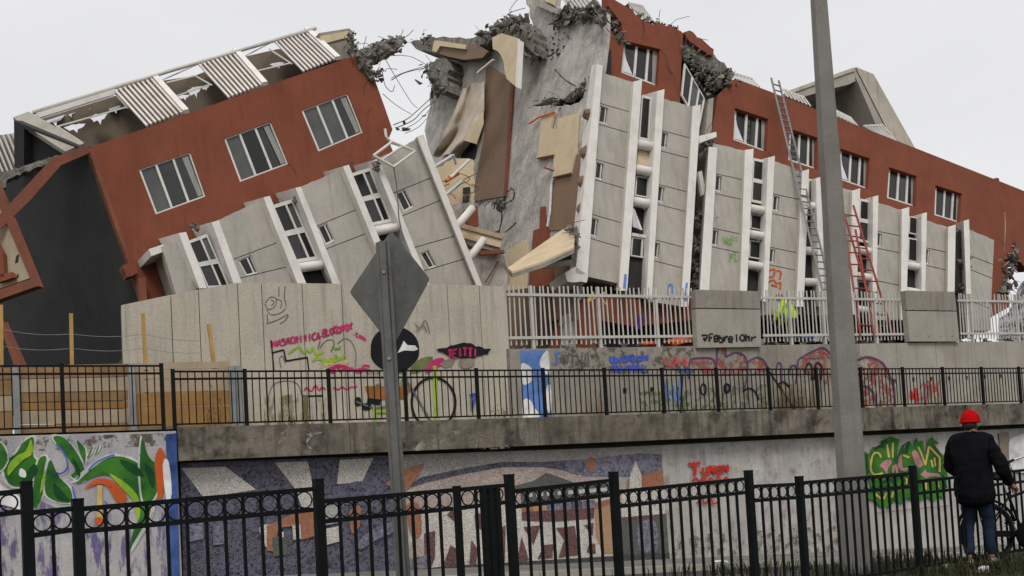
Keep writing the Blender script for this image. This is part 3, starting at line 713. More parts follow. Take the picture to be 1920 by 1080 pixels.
wall('slat_backing', LB, LP, [[(-40, 258), (28, 250), (28, 330), (-40, 345)]], -4.2, .1, 'brown_plaster')
wall('slanting_brace', LB, fg, [[(-5, 600), (4, 602), (45, 695), (30, 695)]], .35, .15, 'red_edge')
wall('bracket', LB, LP, [jag([(230, 497), (252, 490), (258, 512), (238, 520)], 1.5, 5)], .25, .3, 'red_stucco')
wall('bracket', LB, LP, [[(259, 521), (273, 519), (276, 565), (264, 565)]], .3, .2, 'red_edge')

# ------------------------------------------------------------------ half that still stands, leaning
br_ = RP(1500, 560, -1); br_.z = ztop(8)
RB = thing('collapsed_building', br_, 'leaning red and grey building half torn open at its concrete end', 'building', 'halves of the fallen building')
W1 = [(1170, 76), (1238, 92), (1233, 162), (1165, 136)]
sec1 = [(1140, -30), (1150, -2), (1175, 13)] + jag([(1175, 13), (1217, 44), (1257, 47), (1281, 62)], 3, 7, False)[1:] + [(1277, 130), (1275, 195), (1310, 260), (1250, 330), (1118, 330), (1127, 60), (1140, 50), (1158, 74), (1168, 78), (1166, 45), (1140, 10)]
wall('red_wall', RB, RP, [sec1, W1], 0, .35, 'red_stucco')
W2 = [[(1378, 202), (1441, 223), (1437, 285), (1375, 262)], [(1481, 241), (1533, 258), (1532, 318), (1478, 300)], [(1576, 278), (1631, 297), (1628, 355), (1573, 336)], [(1667, 313), (1719, 330), (1717, 388), (1663, 371)], [(1754, 347), (1804, 363), (1800, 418), (1752, 403)]]
sec2 = [(1378, 147), (1440, 170), (1530, 205), (1715, 277), (1870, 338), (2000, 390), (2000, 500), (1925, 505)] + jag([(1912, 490), (1900, 470), (1890, 500), (1888, 545), (1893, 575)], 3, 7, False) + [(1850, 600), (1320, 600), (1330, 300), (1335, 245), (1346, 178)]
wall('red_wall', RB, RP, [sec2] + W2, 0, .35, 'red_stucco')
for i, q in enumerate([W1] + W2):
    window(RB, RP, q, -.14, mull=(.36, .68), fr=.05, panes=[['pane_dark', 'pane_void', 'pane_void'], ['pane_void', 'pane_dark', 'pane_void'], ['pane_void', 'pane_void', 'pane_dark']][i % 3])
    mk('curtain', [box_px(RP, [qpt(q, .8, .08), qpt(q, .94, .08), qpt(q, .94, .95), qpt(q, .84, .95)], -.15, -.165)], 'blind', RB)
    if i in (0, 1, 3): mk('curtain', [box_px(RP, [qpt(q, .05, .35), qpt(q, .1, .55), qpt(q, .3, .94), qpt(q, .05, .94)], -.15, -.165)], 'white_cloth', RB)
wall('interior_core', RB, RP, [[(1140, 60), (1275, 110), (1300, 170), (1380, 205), (1700, 300), (1860, 370), (1885, 480), (1850, 620), (1120, 620), (1115, 330)]], -1.6, 5.5, 'dark_interior')
wall('roof_slab', RB, RP, [[(1150, 8), (1280, 75), (1380, 155), (1700, 282), (1870, 345), (1870, 352), (1700, 290), (1378, 164), (1276, 90), (1150, 20)]], -.5, 7.0, 'old_concrete')
G = {1: ((1119, 120), (1130, 123), (1102, 518), (1079, 512)), 2: ((1188, 153), (1204, 149), (1176, 545), (1160, 545)), 3: ((1232, 171), (1246, 167), (1222, 560), (1212, 560)), 4: ((1299, 199), (1314, 196), (1291, 575), (1277, 575)),
     5: ((1329, 275), (1345, 277), (1329, 560), (1311, 560)), 6: ((1397, 281), (1413, 279), (1400, 560), (1387, 560)), 7: ((1440, 296), (1453, 292), (1439, 565), (1431, 565)), 8: ((1504, 321), (1517, 317), (1507, 575), (1493, 575)),
     9: ((1530, 334), (1541, 331), (1545, 575), (1536, 575)), 10: ((1598, 358), (1613, 353), (1605, 590), (1593, 590)), 11: ((1637, 369), (1647, 366), (1643, 590), (1636, 590)), 12: ((1691, 393), (1705, 388), (1699, 600), (1689, 600)),
     13: ((1728, 401), (1738, 398), (1734, 600), (1728, 600)), 14: ((1778, 426), (1792, 421), (1789, 600), (1776, 600)), 15: ((1807, 414), (1817, 411), (1823, 632), (1815, 632))}
for k, g in G.items(): fin(RB, RP, *g, sh={5: (-8, 3), 15: (-16, 5), 4: (-14, 4)}.get(k, (-36, 10) if k in (3, 7, 9, 11, 13) else (-20, 6)))
def jn(ys, dy): return [(y, y + dy) for y in ys]
column(RB, RP, (1131, 134), (1190, 156), (1161, 533), (1103, 517), jn((192, 231, 297, 335, 400, 445), 21), [((1126, 198), (1141, 203), (1138, 233), (1122, 229)), ((1118, 303), (1133, 308), (1130, 338), (1115, 334)), ((1109, 407), (1123, 412), (1119, 445), (1106, 441))])
column(RB, RP, (1246, 184), (1300, 201), (1279, 575), (1222, 565), jn((243, 281, 344, 381, 448, 487), 18), [((1241, 247), (1253, 250), (1250, 279), (1238, 276)), ((1234, 348), (1247, 352), (1243, 380), (1231, 377)), ((1227, 453), (1238, 457), (1235, 485), (1224, 482))])
column(RB, RP, (1345, 268), (1397, 284), (1388, 575), (1329, 570), jn((324, 361, 426, 461), 15), [((1342, 328), (1354, 331), (1352, 360), (1340, 357)), ((1336, 430), (1348, 433), (1345, 461), (1334, 459))])
column(RB, RP, (1453, 299), (1504, 322), (1494, 590), (1439, 590), jn((362, 399, 462, 495), 14), [((1450, 366), (1462, 369), (1460, 397), (1448, 394)), ((1443, 466), (1454, 468), (1452, 494), (1441, 491))])
column(RB, RP, (1541, 336), (1598, 359), (1594, 590), (1545, 590), jn((395, 430, 485), 14))
column(RB, RP, (1647, 377), (1691, 396), (1690, 600), (1643, 600), jn((432, 464, 525), 12), [((1645, 436), (1654, 439), (1653, 463), (1643, 461))])
column(RB, RP, (1738, 411), (1778, 428), (1777, 600), (1734, 600), jn((463, 496), 12), [((1736, 467), (1744, 469), (1742, 496), (1734, 494))])
column(RB, RP, (1817, 427), (1858, 449), (1850, 620), (1822, 620), jn((476, 502, 560), 20), [((1818, 480), (1824, 483), (1823, 502), (1817, 500))])
recess(RB, RP, (1204, 178), (1231, 184), (1212, 560), (1177, 555), [('w', .0, .22, 1), ('p', .245), ('c', .27, .345), ('p', .37), ('w', .4, .5), ('p', .53), ('v', .56, .68), ('r', .685, .7), ('w', .705, .8, 1), ('v', .81, .96)], pr=.13)
recess(RB, RP, (1413, 296), (1439, 302), (1431, 575), (1400, 570), [('w', 0, .3), ('p', .345), ('w', .38, .48), ('p', .52), ('w', .56, .68), ('p', .73), ('v', .77, 1)])
recess(RB, RP, (1517, 335), (1531, 338), (1537, 590), (1508, 590), [('w', 0, .25), ('p', .2), ('v', .27, .5), ('p', .53), ('v', .56, .74), ('p', .76), ('v', .79, 1)])
recess(RB, RP, (1613, 372), (1637, 377), (1636, 600), (1605, 595), [('w', 0, .36), ('p', .43), ('v', .47, .62), ('p', .65), ('w', .69, .85), ('p', .93)])
recess(RB, RP, (1705, 405), (1728, 410), (1728, 610), (1699, 605), [('w', 0, .16), ('w', .2, .42), ('p', .46), ('v', .5, .66), ('p', .7), ('v', .74, 1)])
recess(RB, RP, (1792, 430), (1807, 432), (1815, 632), (1789, 630), [('v', 0, .6), ('v', .62, 1)])
# open crack between the two stretches of facade
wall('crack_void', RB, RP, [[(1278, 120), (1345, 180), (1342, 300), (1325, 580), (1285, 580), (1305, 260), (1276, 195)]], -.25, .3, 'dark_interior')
qc = [(1284, 118), (1322, 185), (1312, 238), (1278, 178)]
window(RB, RP, qc, .1, mull=(.38, .72), fr=.06, panes=['pane_void', 'pane_grey', 'pane_dark'])
wall('crack_jamb', RB, RP, [[(1328, 186), (1338, 183), (1334, 248), (1322, 255)]], .06, .4, 'panel_concrete')
rk = shards(spread(RP, [(1288, 90), (1310, 120), (1335, 140), (1365, 150)], 9, -.3, .15), 260, .03, .26, 14) + shards(spread(RP, [(1290, 110), (1325, 155), (1345, 165)], 7, -.2, .2), 120, .03, .16, 6)
kind(mk('crack_rubble', rk, 'broken_concrete', RB), 'stuff')
wall('crack_lintel', RB, RP, [jag([(1281, 62), (1292, 60), (1335, 98), (1378, 140), (1372, 150), (1330, 135), (1290, 108)], 2.5, 6)], -.1, .5, 'broken_concrete')
wall('crack_lintel_face', RB, RP, [jag([(1283, 60), (1293, 57), (1338, 92), (1336, 104), (1325, 100), (1290, 74)], 1.5, 6)], .04, .16, 'red_stucco')
wall('crack_ledge', RB, RP, [[(1310, 255), (1343, 247), (1344, 256), (1312, 268)]], 1.1, .8, 'white_render')
wall('loose_slat', RB, RP, [[(1309, 322), (1316, 320), (1324, 362), (1317, 366)]], .7, .1, 'white_render')
rk = shards(spread(RP, [(1316, 262), (1336, 268)], 4, .5, 1.0), 60, .03, .18, 4)
for yy in (410, 460, 505, 540): rk += shards(spread(RP, [(1300, yy - 12), (1318, yy + 12)], 5, .3, .8), 45, .03, .24, 3)
kind(mk('crack_debris', rk, 'broken_concrete', RB), 'stuff')
rk = shards(spread(RP, [(1798, 497), (1815, 495)], 4, .6, 1.0), 40, .03, .18, 2) + shards(spread(RP, [(1798, 540), (1815, 530)], 4, .6, 1.0), 40, .03, .18, 2)
kind(mk('crack_debris', rk, 'broken_concrete', RB), 'stuff')
# roof slats showing over the parapet
RS2 = plane3(RP(1400, 158, -.4), RP(1700, 274, -.4), RP(1600, 190, -2.2))
for (a0, a1, b0_, b1, n) in (((1178, 6), (1205, 12), (1200, 30), (1228, 44), 9), ((1370, 136), (1410, 148), (1382, 150), (1424, 163), 7), ((1468, 168), (1508, 183), (1478, 182), (1520, 199), 7), ((1562, 205), (1596, 222), (1572, 219), (1608, 236), 7), ((1620, 236), (1655, 234), (1640, 248), (1680, 264), 7)):
    P_ = RS2 if a0[0] > 1300 else Pl(RP.o - RP.n * .6, RP.n)
    for k in range(n):
        f = k / (n - 1); mk('slat', [g_bar(P_(*lerp(a0, a1, f)), P_(*lerp(b0_, b1, f)), .035, .035, P_.n)], 'white_metal', RB)
    mk('slat_rail', [g_bar(P_(*a0), P_(*a1), .06, .06)], 'white_metal', RB)
# concrete portal on the roof
PP = Pl(RP.o - RP.n * 5.0, RP.n)
def portal(front, th, m, name='rooftop_frame'): return wall(name, RB, PP, [front], 0, th, m)
portal([(1480, 172), (1602, 131), (1604, 152), (1592, 158), (1560, 166), (1490, 186)], 2.6, 'panel_concrete')
portal([(1598, 130), (1606, 126), (1680, 275), (1660, 275)], 2.6, 'panel_concrete')
wall('rooftop_cap', RB, PP, [[(1478, 170), (1602, 126), (1602, 133), (1480, 176)]], .06, 2.7, 'wall_concrete')
mk('rooftop_cheek', [g_hexa([PP(1604, 125, .05), PP(1638, 139, .25), PP(1720, 285, .25), PP(1678, 272, .05)], [PP(1604, 125, -2.6), PP(1638, 139, -2.4), PP(1720, 285, -2.4), PP(1678, 272, -2.6)])], 'wall_concrete', RB)
wall('rooftop_sheet', RB, PP, [[(1568, 178), (1592, 176), (1630, 240), (1625, 248), (1566, 226)]], -1.4, .03, 'torn_plastic')
tag(mk('roof_vent', [g_tube([RP(1868, 345, -.3), RP(1868, 338, -.3)], .06, 10), g_tube([RP(1868, 339, -.3), RP(1868, 336, -.3)], .1, 10)], 'red_steel', None), 'tiny red vent cap on the parapet of the leaning half', 'vent')

# ------------------------------------------------------------------ torn-open concrete end of the leaning half
ca, cb = RP(1112, 170, .8), RP(1086, 510, .8)
PE = plane3(ca, cb, ca + Vector((-.485, .875, 0)))
base = jag([(985, -40), (986, 0), (998, 40), (1003, 60), (1000, 95), (975, 60), (925, 78), (905, 100), (840, 112), (812, 150), (802, 215)], 3, 8, False) + [(796, 245), (815, 330), (850, 420), (880, 600), (1070, 600), (1100, 200), (1120, 125), (1128, 60)] + jag([(1128, 20), (1118, 22), (1085, 18), (1062, 26), (1040, 20), (1030, -40)], 3, 7, False)
hole = jag([(992, 200), (1028, 184), (1055, 186), (1080, 168), (1098, 145), (1101, 172), (1086, 192), (1046, 199)], 3, 7)
wall('end_wall', RB, PE, [base, hole], 0, .3, 'rough_wall')
wall('end_core', RB, PE, [[(1000, 10), (1010, 110), (960, 95), (850, 130), (815, 225), (830, 330), (900, 600), (1060, 600), (1090, 210), (1120, 130), (1120, 30)]], -.5, .5, 'dark_interior')
rk = shards(spread(PE, [(990, 202), (1030, 192), (1060, 190), (1085, 172), (1101, 150)], 4.5, -.35, .12), 170, .02, .16, 10)
kind(mk('hole_rubble', rk, 'broken_concrete', RB), 'stuff')
wall('brown_partition', RB, PE, [[(911, 120), (962, 150), (945, 368), (884, 378), (908, 250)]], .05, .04, 'brown_plaster')
wall('partition_edge', RB, PE, [[(958, 150), (963, 153), (948, 368), (944, 368)]], .08, .05, 'red_edge')
H_ = [(1015, 217), (1040, 210), (1032, 240), (1045, 243), (1046, 222), (1083, 212), (1079, 285), (1070, 326), (1037, 333), (1038, 292), (1007, 297)]
wall('foam_board', RB, PE, [H_], .09, .07, 'cream_board')
wall('brown_partition', RB, PE, [[(1036, 336), (1070, 329), (1079, 292), (1093, 285), (1090, 390), (1084, 430), (1030, 432)]], .04, .03, 'brown_plaster')
wall('red_partition', RB, PE, [[(1013, 388), (1022, 387), (1024, 420), (1030, 430), (1026, 470), (1040, 478), (1036, 600), (985, 600), (1000, 432), (1011, 428)]], .045, .03, 'red_stucco')
wall('brown_partition', RB, PE, [[(950, 470), (985, 450), (990, 470), (984, 600), (950, 600)]], .04, .03, 'cream_board')
wall('brown_partition', RB, PE, [[(1040, 480), (1085, 470), (1082, 600), (1038, 600)]], .05, .03, 'brown_plaster')
for pl in ([(992, 232), (1010, 220), (1040, 210)], [(1008, 297), (1038, 291)], [(1037, 333), (1071, 325)], [(1020, 314), (1038, 320)]):
    mk('batten', [g_tube([PE(*p, .13) for p in pl], .025, 6)], 'orange_plastic' if len(pl) == 3 else 'red_edge', RB)
mk('conduit', [g_tube([PE(*p, .1) for p in ((1040, 322), (1034, 345), (1031, 400), (1026, 425))], .035, 6)], 'netting', RB)
cracks = [[(958, 355), (950, 362), (945, 378), (940, 390), (941, 410), (936, 432), (934, 440)], [(957, 352), (964, 358), (963, 372), (955, 378), (945, 384)], [(940, 388), (930, 380), (926, 392)], [(936, 432), (926, 438), (920, 448)], [(946, 436), (960, 425), (968, 416)], [(1040, 130), (1060, 150), (1080, 162)], [(1010, 110), (1030, 105), (1045, 95)]]
for k, g in enumerate(ribbons(cracks, 2.2, PE, .003, .6)): mk('wall_crack', [g], 'dark_interior', RB, fix=False)
kind(mk('crack_crumbs', shards(spread(PE, [(940, 382), (946, 392)], 4, -.02, .05), 60, .02, .1) + shards(spread(PE, [(895, 382), (935, 378)], 3, -.02, .05), 60, .02, .09), 'broken_concrete', RB), 'stuff')
wall('crack_patch', RB, PE, [jag([(936, 378), (944, 372), (950, 380), (946, 392), (938, 398), (930, 392)], 2, 4)], .005, .003, 'dark_interior')
# peeled membrane hanging in folds
cl = []
nx_, ny_ = 14, 16
lft = [(868, 165), (848, 220), (822, 270), (812, 292)]; rgt = [(908, 150), (908, 205), (902, 245), (862, 292)]
cv = []
for j in range(ny_ + 1):
    f = j / ny_ * 3; i0 = min(2, int(f)); a = lerp(lft[i0], lft[i0 + 1], f - i0); b = lerp(rgt[i0], rgt[i0 + 1], f - i0)
    for i in range(nx_ + 1):
        s = i / nx_; x, y = lerp(a, b, s); amp = .12 + .35 * (j / ny_)
        cv.append(PE(x, y + 3 * math.sin(s * 9), .12 + amp * (.5 + .5 * math.sin(s * 8.5 + j * .18)) + .1 * noise.noise(Vector((s * 4, j * .3, 0)))))
cf = [(j * (nx_ + 1) + i, j * (nx_ + 1) + i + 1, (j + 1) * (nx_ + 1) + i + 1, (j + 1) * (nx_ + 1) + i) for j in range(ny_) for i in range(nx_)]
mk('peeled_membrane', [(cv, cf)], 'membrane', RB, True, fix=False)
wall('membrane_flap', RB, PE, [[(905, 210), (906, 232), (893, 270), (866, 262), (880, 245)]], .7, .02, 'cream_board')
wall('membrane_shade_patch', RB, PE, [jag([(862, 290), (868, 262), (893, 272), (888, 300), (870, 310)], 2, 6)], .03, .02, 'dark_interior')  # dark sheet painted in as the shade under the membrane flap
# broken floor slabs sticking out at the top
wall('slab_stub', RB, PE, [jag([(770, 80), (800, 69), (880, 72), (905, 62), (940, 50), (985, 42), (1000, 60), (1000, 100), (975, 75), (930, 72), (900, 84), (890, 100), (850, 108), (815, 100), (780, 92)], 2.2, 6)], .5, .9, 'broken_concrete')
wall('slab_soffit', RB, PE, [[(818, 76), (875, 86), (895, 84), (915, 96), (905, 108), (870, 112), (840, 106), (812, 97)]], .62, .1, 'brown_plaster')
wall('slab_fascia', RB, PE, [[(814, 76), (822, 76), (875, 84), (872, 92), (825, 86), (818, 98), (810, 95)]], .72, .1, 'cream_board')
wall('ceiling_panel', RB, PE, [jag([(923, 70), (940, 62), (972, 72), (968, 163), (950, 148), (942, 110), (932, 95), (924, 92)], 1.2, 8, edges=(0, 4, 5, 6))], .85, .06, 'cream_board')
wall('ceiling_panel_edge', RB, PE, [[(971, 74), (975, 76), (970, 164), (966, 162)]], .9, .14, 'white_render')
mk('loose_batten', [g_bar(PE(896, 137, .8), PE(926, 112, .7), .1, .05)], 'white_render', RB)
wall('broken_slab_end', RB, PE, [jag([(803, 122), (818, 110), (838, 112), (843, 130), (838, 150), (842, 172), (826, 176), (812, 168), (806, 150), (800, 138)], 3, 5)], .6, .8, 'broken_concrete')
ch = shards(spread(PE, [(806, 120), (815, 150), (830, 172)], 7, .1, .75), 150, .03, .28, 14)
ch += shards(spread(PE, [(775, 82), (800, 72), (806, 86)], 4, .3, .8), 60, .03, .16, 4)
ch += shards(spread(PE, [(905, 72), (930, 56), (960, 46), (985, 46)], 6, .15, .75), 260, .03, .28, 18)
ch += shards(spread(PE, [(985, 50), (996, 80), (1003, 108)], 6, .05, .5), 140, .03, .26, 10)
ch += shards(spread(PE, [(1045, 40), (1070, 28), (1100, 24), (1130, 30)], 8, -.05, .3), 260, .03, .26, 20)
ch += shards(spread(PE, [(1010, 112), (1045, 92), (1060, 50)], 7, -.03, .06), 90, .02, .12, 4)
ch += shards(spread(RP, [(1130, 30), (1145, 42), (1160, 70), (1168, 80)], 5, -.3, .05), 170, .03, .2, 8)
ch += shards(spread(RP, [(1175, 14), (1217, 42), (1240, 48), (1270, 56)], 3, -.5, -.02), 130, .02, .14, 8)
kind(mk('broken_edge', ch, 'broken_concrete', RB), 'stuff')
for k in range(7): mk('slat', [g_bar(PE(1055 + k * 7.5, -6, .2), PE(1071 + k * 7.5, 17 - k * .5, .2), .06, .14, PE.n)], 'white_metal', RB)
wall('upper_band', RB, PE, [[(1002, -6), (1050, 22), (1052, 30), (1000, 8)]], .2, .25, 'panel_concrete')
wall('upper_panel', RB, PE, [[(1018, -20), (1040, -20), (1036, 8), (1022, 2)]], .12, .1, 'cream_board')
# foot of the corner and the thick tilted slab
rk = [g_rock(RP(x, y, .9), s, i, 2, .3) for i, (x, y, s) in enumerate(((1104, 215, .16), (1098, 286, .17), (1094, 340, .17), (1090, 392, .15)))]
[mk('corner_anchor', [g], 'brown_plaster', RB) for g in rk]
wall('corner_foot', RB, RP, [jag([(1060, 512), (1080, 500), (1103, 515), (1100, 530), (1064, 528)], 1.5, 6)], 1.2, .8, 'white_render')
f4 = [PE(952, 502, 2.1), PE(1000, 468, 1.1), PE(1050, 433, .25), PE(1068, 424, .1), PE(1079, 430, .2), PE(1076, 463, 1.0), PE(1020, 489, 1.7), PE(960, 509, 2.25)]
mk('tilted_slab', [g_prism([f4], Vector((0, 0, -.05)))], 'cream_board', RB)
mk('tilted_slab_base', [g_prism([[p - Vector((0, 0, .052)) for p in f4]], Vector((0, 0, -.1)))], 'old_concrete', RB)
rk = shards(spread(PE, [(1066, 428), (1078, 440), (1076, 455)], 4, .1, .8), 110, .02, .13, 8)
kind(mk('slab_rubble', rk, 'broken_concrete', RB), 'stuff')
mk('slab_edge_beam', [g_bar(PE(1016, 500, .8), PE(1072, 492, .3), .12, .12)], 'white_render', RB)
wall('slab_void', RB, PE, [[(1020, 488), (1072, 458), (1076, 490), (1020, 498)]], .06, .03, 'dark_interior')

for x, y in ((363, 424), (552, 374), (660, 304)): kind(mk('spalled_concrete', shards(spread(LP, [(x - 3, y), (x + 4, y + 3)], 2, .5, 1.1), 22, .02, .12, 1), 'broken_concrete', LB), 'stuff')
for x, y in ((1198, 156), (1306, 202), (1408, 286), (1642, 374), (1727, 408), (1788, 430), (1336, 280)): kind(mk('spalled_concrete', shards(spread(RP, [(x - 4, y), (x + 4, y + 2)], 2, .5, 1.15), 22, .02, .11, 1), 'broken_concrete', RB), 'stuff')
for k, g in enumerate(ribbons([[(1884, 398), (1885, 430), (1883, 466)], [(1881, 466), (1886, 470)], [(1897, 445), (1900, 470), (1896, 480)], [(1238, 92), (1250, 110), (1252, 128), (1262, 140)], [(1441, 285), (1452, 300)], [(1205, 40), (1208, 62), (1203, 74)]], 1.1, RP, .003, .7)): mk('hairline_crack', [g], 'crack_dust' if k < 2 else 'dark_interior', RB, fix=False)
for k, g in enumerate(ribbons([[(690, 150), (682, 165), (684, 180)], [(541, 307), (552, 318), (556, 332)], [(700, 200), (690, 210), (692, 222)]], .9, LP, .003, .7)): mk('hairline_crack', [g], 'dark_interior', LB, fix=False)
# ================================================================== debris in the gap and behind the fence
GP = U(-6.5)
ob = [(668, 98), (690, 91), (712, 84), (733, 73), (748, 66), (756, 72), (754, 86), (735, 97), (722, 106), (702, 112), (692, 120), (694, 134), (704, 148), (690, 142), (678, 122)]
wall('broken_beam', LB, LP, [jag(ob, 2.6, 5)], .1, .5, 'broken_concrete')
rk = shards(spread(LP, [(672, 104), (695, 100), (720, 92), (748, 76)], 6, -.3, .2), 260, .03, .22, 16) + shards(spread(LP, [(684, 118), (690, 136), (706, 146)], 4, -.2, .15), 110, .03, .16, 8) + shards(spread(LP, [(704, 138), (720, 132)], 2, -.2, .1), 30, .02, .12, 3)
rk += shards(spread(LP, [(658, 62), (662, 85), (664, 104)], 4, -1.3, -.5), 90, .03, .16, 10)
kind(mk('beam_rubble', rk, 'broken_concrete', LB), 'stuff')
def cable(lab, pts, r=.014):
    return tag(mk('rebar_strand', [g_tube(catmull([tuple(p) for p in pts], 5, False), r, 5)], 'rebar'), lab, 'rebar', 'bent reinforcing bars across the gap')
def gapline(px, d0, d1):
    n = len(px); return [LP(x, y, 0).lerp(PE(x, y, .4), d0 + (d1 - d0) * i / (n - 1)) for i, (x, y) in enumerate(px)]
CL = ['bar arching from the broken beam tip to the cracked slab end', 'thick straight bar reaching from the gap into the slab end', 'bar running just above the thick straight one', 'short bar sagging low beside the red wall edge', 'long diagonal bar crossing the open gap', 'thick bar rising from the red wall corner to the membrane', 'second thick bar rising beside the membrane', 'thin bar close under the two thick rising ones', 'lowest thin bar above the dangling window frame', 'short upright bar stub on the broken beam tip', 'slanting bar stub on the broken beam tip', 'hooked bar hanging under the broken beam', 'bar whisker above the torn slab beside the concrete tower', 'curved bar between torn slab and concrete tower', 'bar whisker on the torn slab edge']
for j, px in enumerate(([(736, 104), (755, 104), (775, 108), (800, 122)], [(734, 150), (755, 138), (775, 132), (800, 127)], [(734, 146), (760, 135), (800, 123)], [(718, 176), (740, 195), (760, 208), (772, 214)], [(722, 110), (745, 150), (770, 190), (782, 202)], [(738, 234), (765, 222), (785, 205), (812, 180)], [(742, 240), (775, 225), (795, 205), (815, 190)], [(752, 245), (780, 230), (800, 212), (810, 200)], [(760, 250), (785, 238), (800, 222)],
                        [(745, 74), (752, 66), (756, 56)], [(750, 76), (765, 66), (775, 56)], [(717, 135), (722, 160), (735, 172), (740, 160)], [(955, 20), (965, 5), (975, -5)], [(940, 45), (955, 25), (985, 15)], [(930, 60), (945, 35), (960, 20)])):
    cable(CL[j], gapline(px, .05, .95 if j < 9 else (.1 if j < 12 else 1)), .016 if j in (1, 5, 6) else .011)
for x, y, s, lab in ((786, 156, .16, 'dark concrete lump hanging beside the cracked slab end'), (757, 232, .1, 'tiny concrete crumb on the bars near the red wall corner'), (795, 217, .1, 'tiny concrete crumb on the bars near the membrane'), (754, 247, .2, 'largest concrete lump caught above the dangling window frame'), (751, 238, .16, 'concrete lump resting on the largest one above the window frame')):
    tag(mk('hanging_chunk', shards(lambda: gapline([(x, y), (x, y)], .6, .6)[0] + Vector((R.gauss(0, s * .3), 0, R.gauss(0, s * .35))), 1, s, s * 1.1), 'broken_concrete'), lab, 'concrete lump', 'concrete lumps caught on bars')
# dangling window frame on the rolled half
hf = [(700, 292), (735, 266), (778, 284), (738, 313)]
fb = [LP(x, y, 1.45) for x, y in hf]
gs = [g_tube([fb[i], fb[(i + 1) % 4]], .04, 6) for i in range(4)] + [g_tube([fb[0].lerp(fb[3], .4), fb[1].lerp(fb[2], .45)], .035, 6)]
dw = thing('dangling_window_frame', fb[3], 'bent empty white window frame dangling over a grey panel', 'window frame')
mk('frame', gs, 'white_metal', dw)
mk('frame_strip', [g_tube([LP(*p, 1.3) for p in ((722, 242), (724, 256), (735, 268), (760, 276))], .04, 6)], 'white_metal', dw)
mk('wire', [g_tube([fb[3], LP(744, 350, 1.3), LP(748, 410, 1.3), LP(757, 450, 1.3)], .015, 5)], 'rebar', dw)
kind(mk('joint_lump', shards(spread(LP, [(700, 306), (708, 312)], 3, 1.25, 1.4), 26, .03, .15), 'broken_concrete', dw), 'stuff')
# wreckage in the wedge between the halves
WD = Pl(PE(900, 420, 1.2), Vector((.2, -.97, .1)))
wreck = thing('interior_wreckage', WD(900, 530), 'tangle of cream partitions, beams and pipes in the wedge between halves', 'debris')
def wreckbox(name, pts, d, th, m): return wall(name, wreck, WD, [pts], d, th, m)
wreckbox('partition', jag([(815, 318), (850, 296), (888, 300), (890, 365), (882, 420), (850, 430)], 2, 8), -.9, .1, 'cream_board')
wreckbox('partition', [(845, 385), (890, 375), (886, 420), (860, 425)], -.8, .1, 'rough_wall')
wreckbox('partition', [(868, 395), (895, 385), (898, 422), (880, 430)], -.6, .1, 'red_stucco')
wreckbox('cream_beam', [(862, 418), (944, 440), (942, 448), (862, 426)], .35, .3, 'timber_pale')
wreckbox('cream_beam_web', [(862, 426), (942, 448), (938, 464), (870, 446)], .28, .2, 'cream_board')
wreckbox('beam_soffit', [(868, 446), (938, 466), (935, 472), (880, 460)], .2, .3, 'old_concrete')
wreckbox('red_sill', [(898, 470), (944, 468), (946, 474), (900, 478)], .3, .1, 'red_edge')
wreckbox('low_wall', [(885, 474), (950, 472), (955, 600), (895, 600)], -.1, .1, 'rough_wall')
wreckbox('opening', [(868, 352), (882, 350), (882, 362), (868, 364)], -.78, .02, 'dark_interior'); wreckbox('opening', [(868, 368), (881, 366), (880, 378), (867, 380)], -.78, .02, 'dark_interior')
for a, b, r, m in (((816, 312), (848, 292), .05, 'alu'), ((845, 333), (880, 300), .045, 'white_metal'), ((836, 365), (866, 340), .06, 'alu'), ((850, 290), (855, 308), .04, 'alu'), ((836, 340), (860, 325), .05, 'orange_plastic'), ((945, 478), (953, 505), .04, 'white_metal'), ((910, 530), (934, 490), .02, 'rebar')):
    mk('loose_pipe', [g_tube([WD(*a, .15), WD(*b, -.05)], r, 8)], m, wreck)
for i in range(7):
    x, y = R.uniform(828, 885), R.uniform(300, 370)
    mk('loose_wire', [g_tube(catmull([tuple(WD(x + 14 * math.sin(k * 1.3 + i), y + k * 7, .02 + .1 * R.random())) for k in range(5)], 3, False), .012, 4)], 'rebar', wreck)
# fallen red slab, dark void and rubble behind the white fence
BH = Pl(RP(1150, 600, 1.0), RP.n); BH.n = Vector((BH.n.x, BH.n.y, 0)).normalized()
fs_ = thing('fallen_slab', BH(1100, 655), 'red wall slab lying behind the white fence under the overhang', 'wall slab')
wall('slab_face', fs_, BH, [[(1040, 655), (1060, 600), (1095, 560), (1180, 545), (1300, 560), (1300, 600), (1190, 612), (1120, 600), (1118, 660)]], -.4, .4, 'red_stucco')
wall('slab_shade_sheet', fs_, BH, [[(1118, 600), (1190, 612), (1300, 600), (1300, 660), (1118, 660)]], -.9, .2, 'dark_interior')  # dark sheet stands in for the shade of the void under the slab
bw = thing('basement_wall', BH(1000, 660), 'brown basement wall behind the white pickets by the tall pale wall', 'wall')
wall('wall_face', bw, BH, [[(950, 545), (1085, 528), (1085, 660), (950, 660)]], -1.6, .2, 'brown_plaster')
wall('buttress', bw, BH, [[(1062, 590), (1078, 585), (1080, 660), (1050, 660)]], -.35, .3, 'panel_concrete')
def fr():
    x = R.choice([R.uniform(955, 1300), R.uniform(1430, 1700), R.uniform(1430, 1700), R.uniform(1800, 1925)]); t = tx(x, 640, -2.9)
    return wp(t, -2.7 - R.random() * 1.6, ztop(t) + abs(R.gauss(0, .12)))
kind(mk('rubble', shards(fr, 520, .03, .24, 60), 'broken_concrete'), 'stuff')
yb = thing('yellow_bracket', U(-2.9)(1118, 585), 'bent yellow steel bracket behind the white pickets under the overhang', 'bracket')
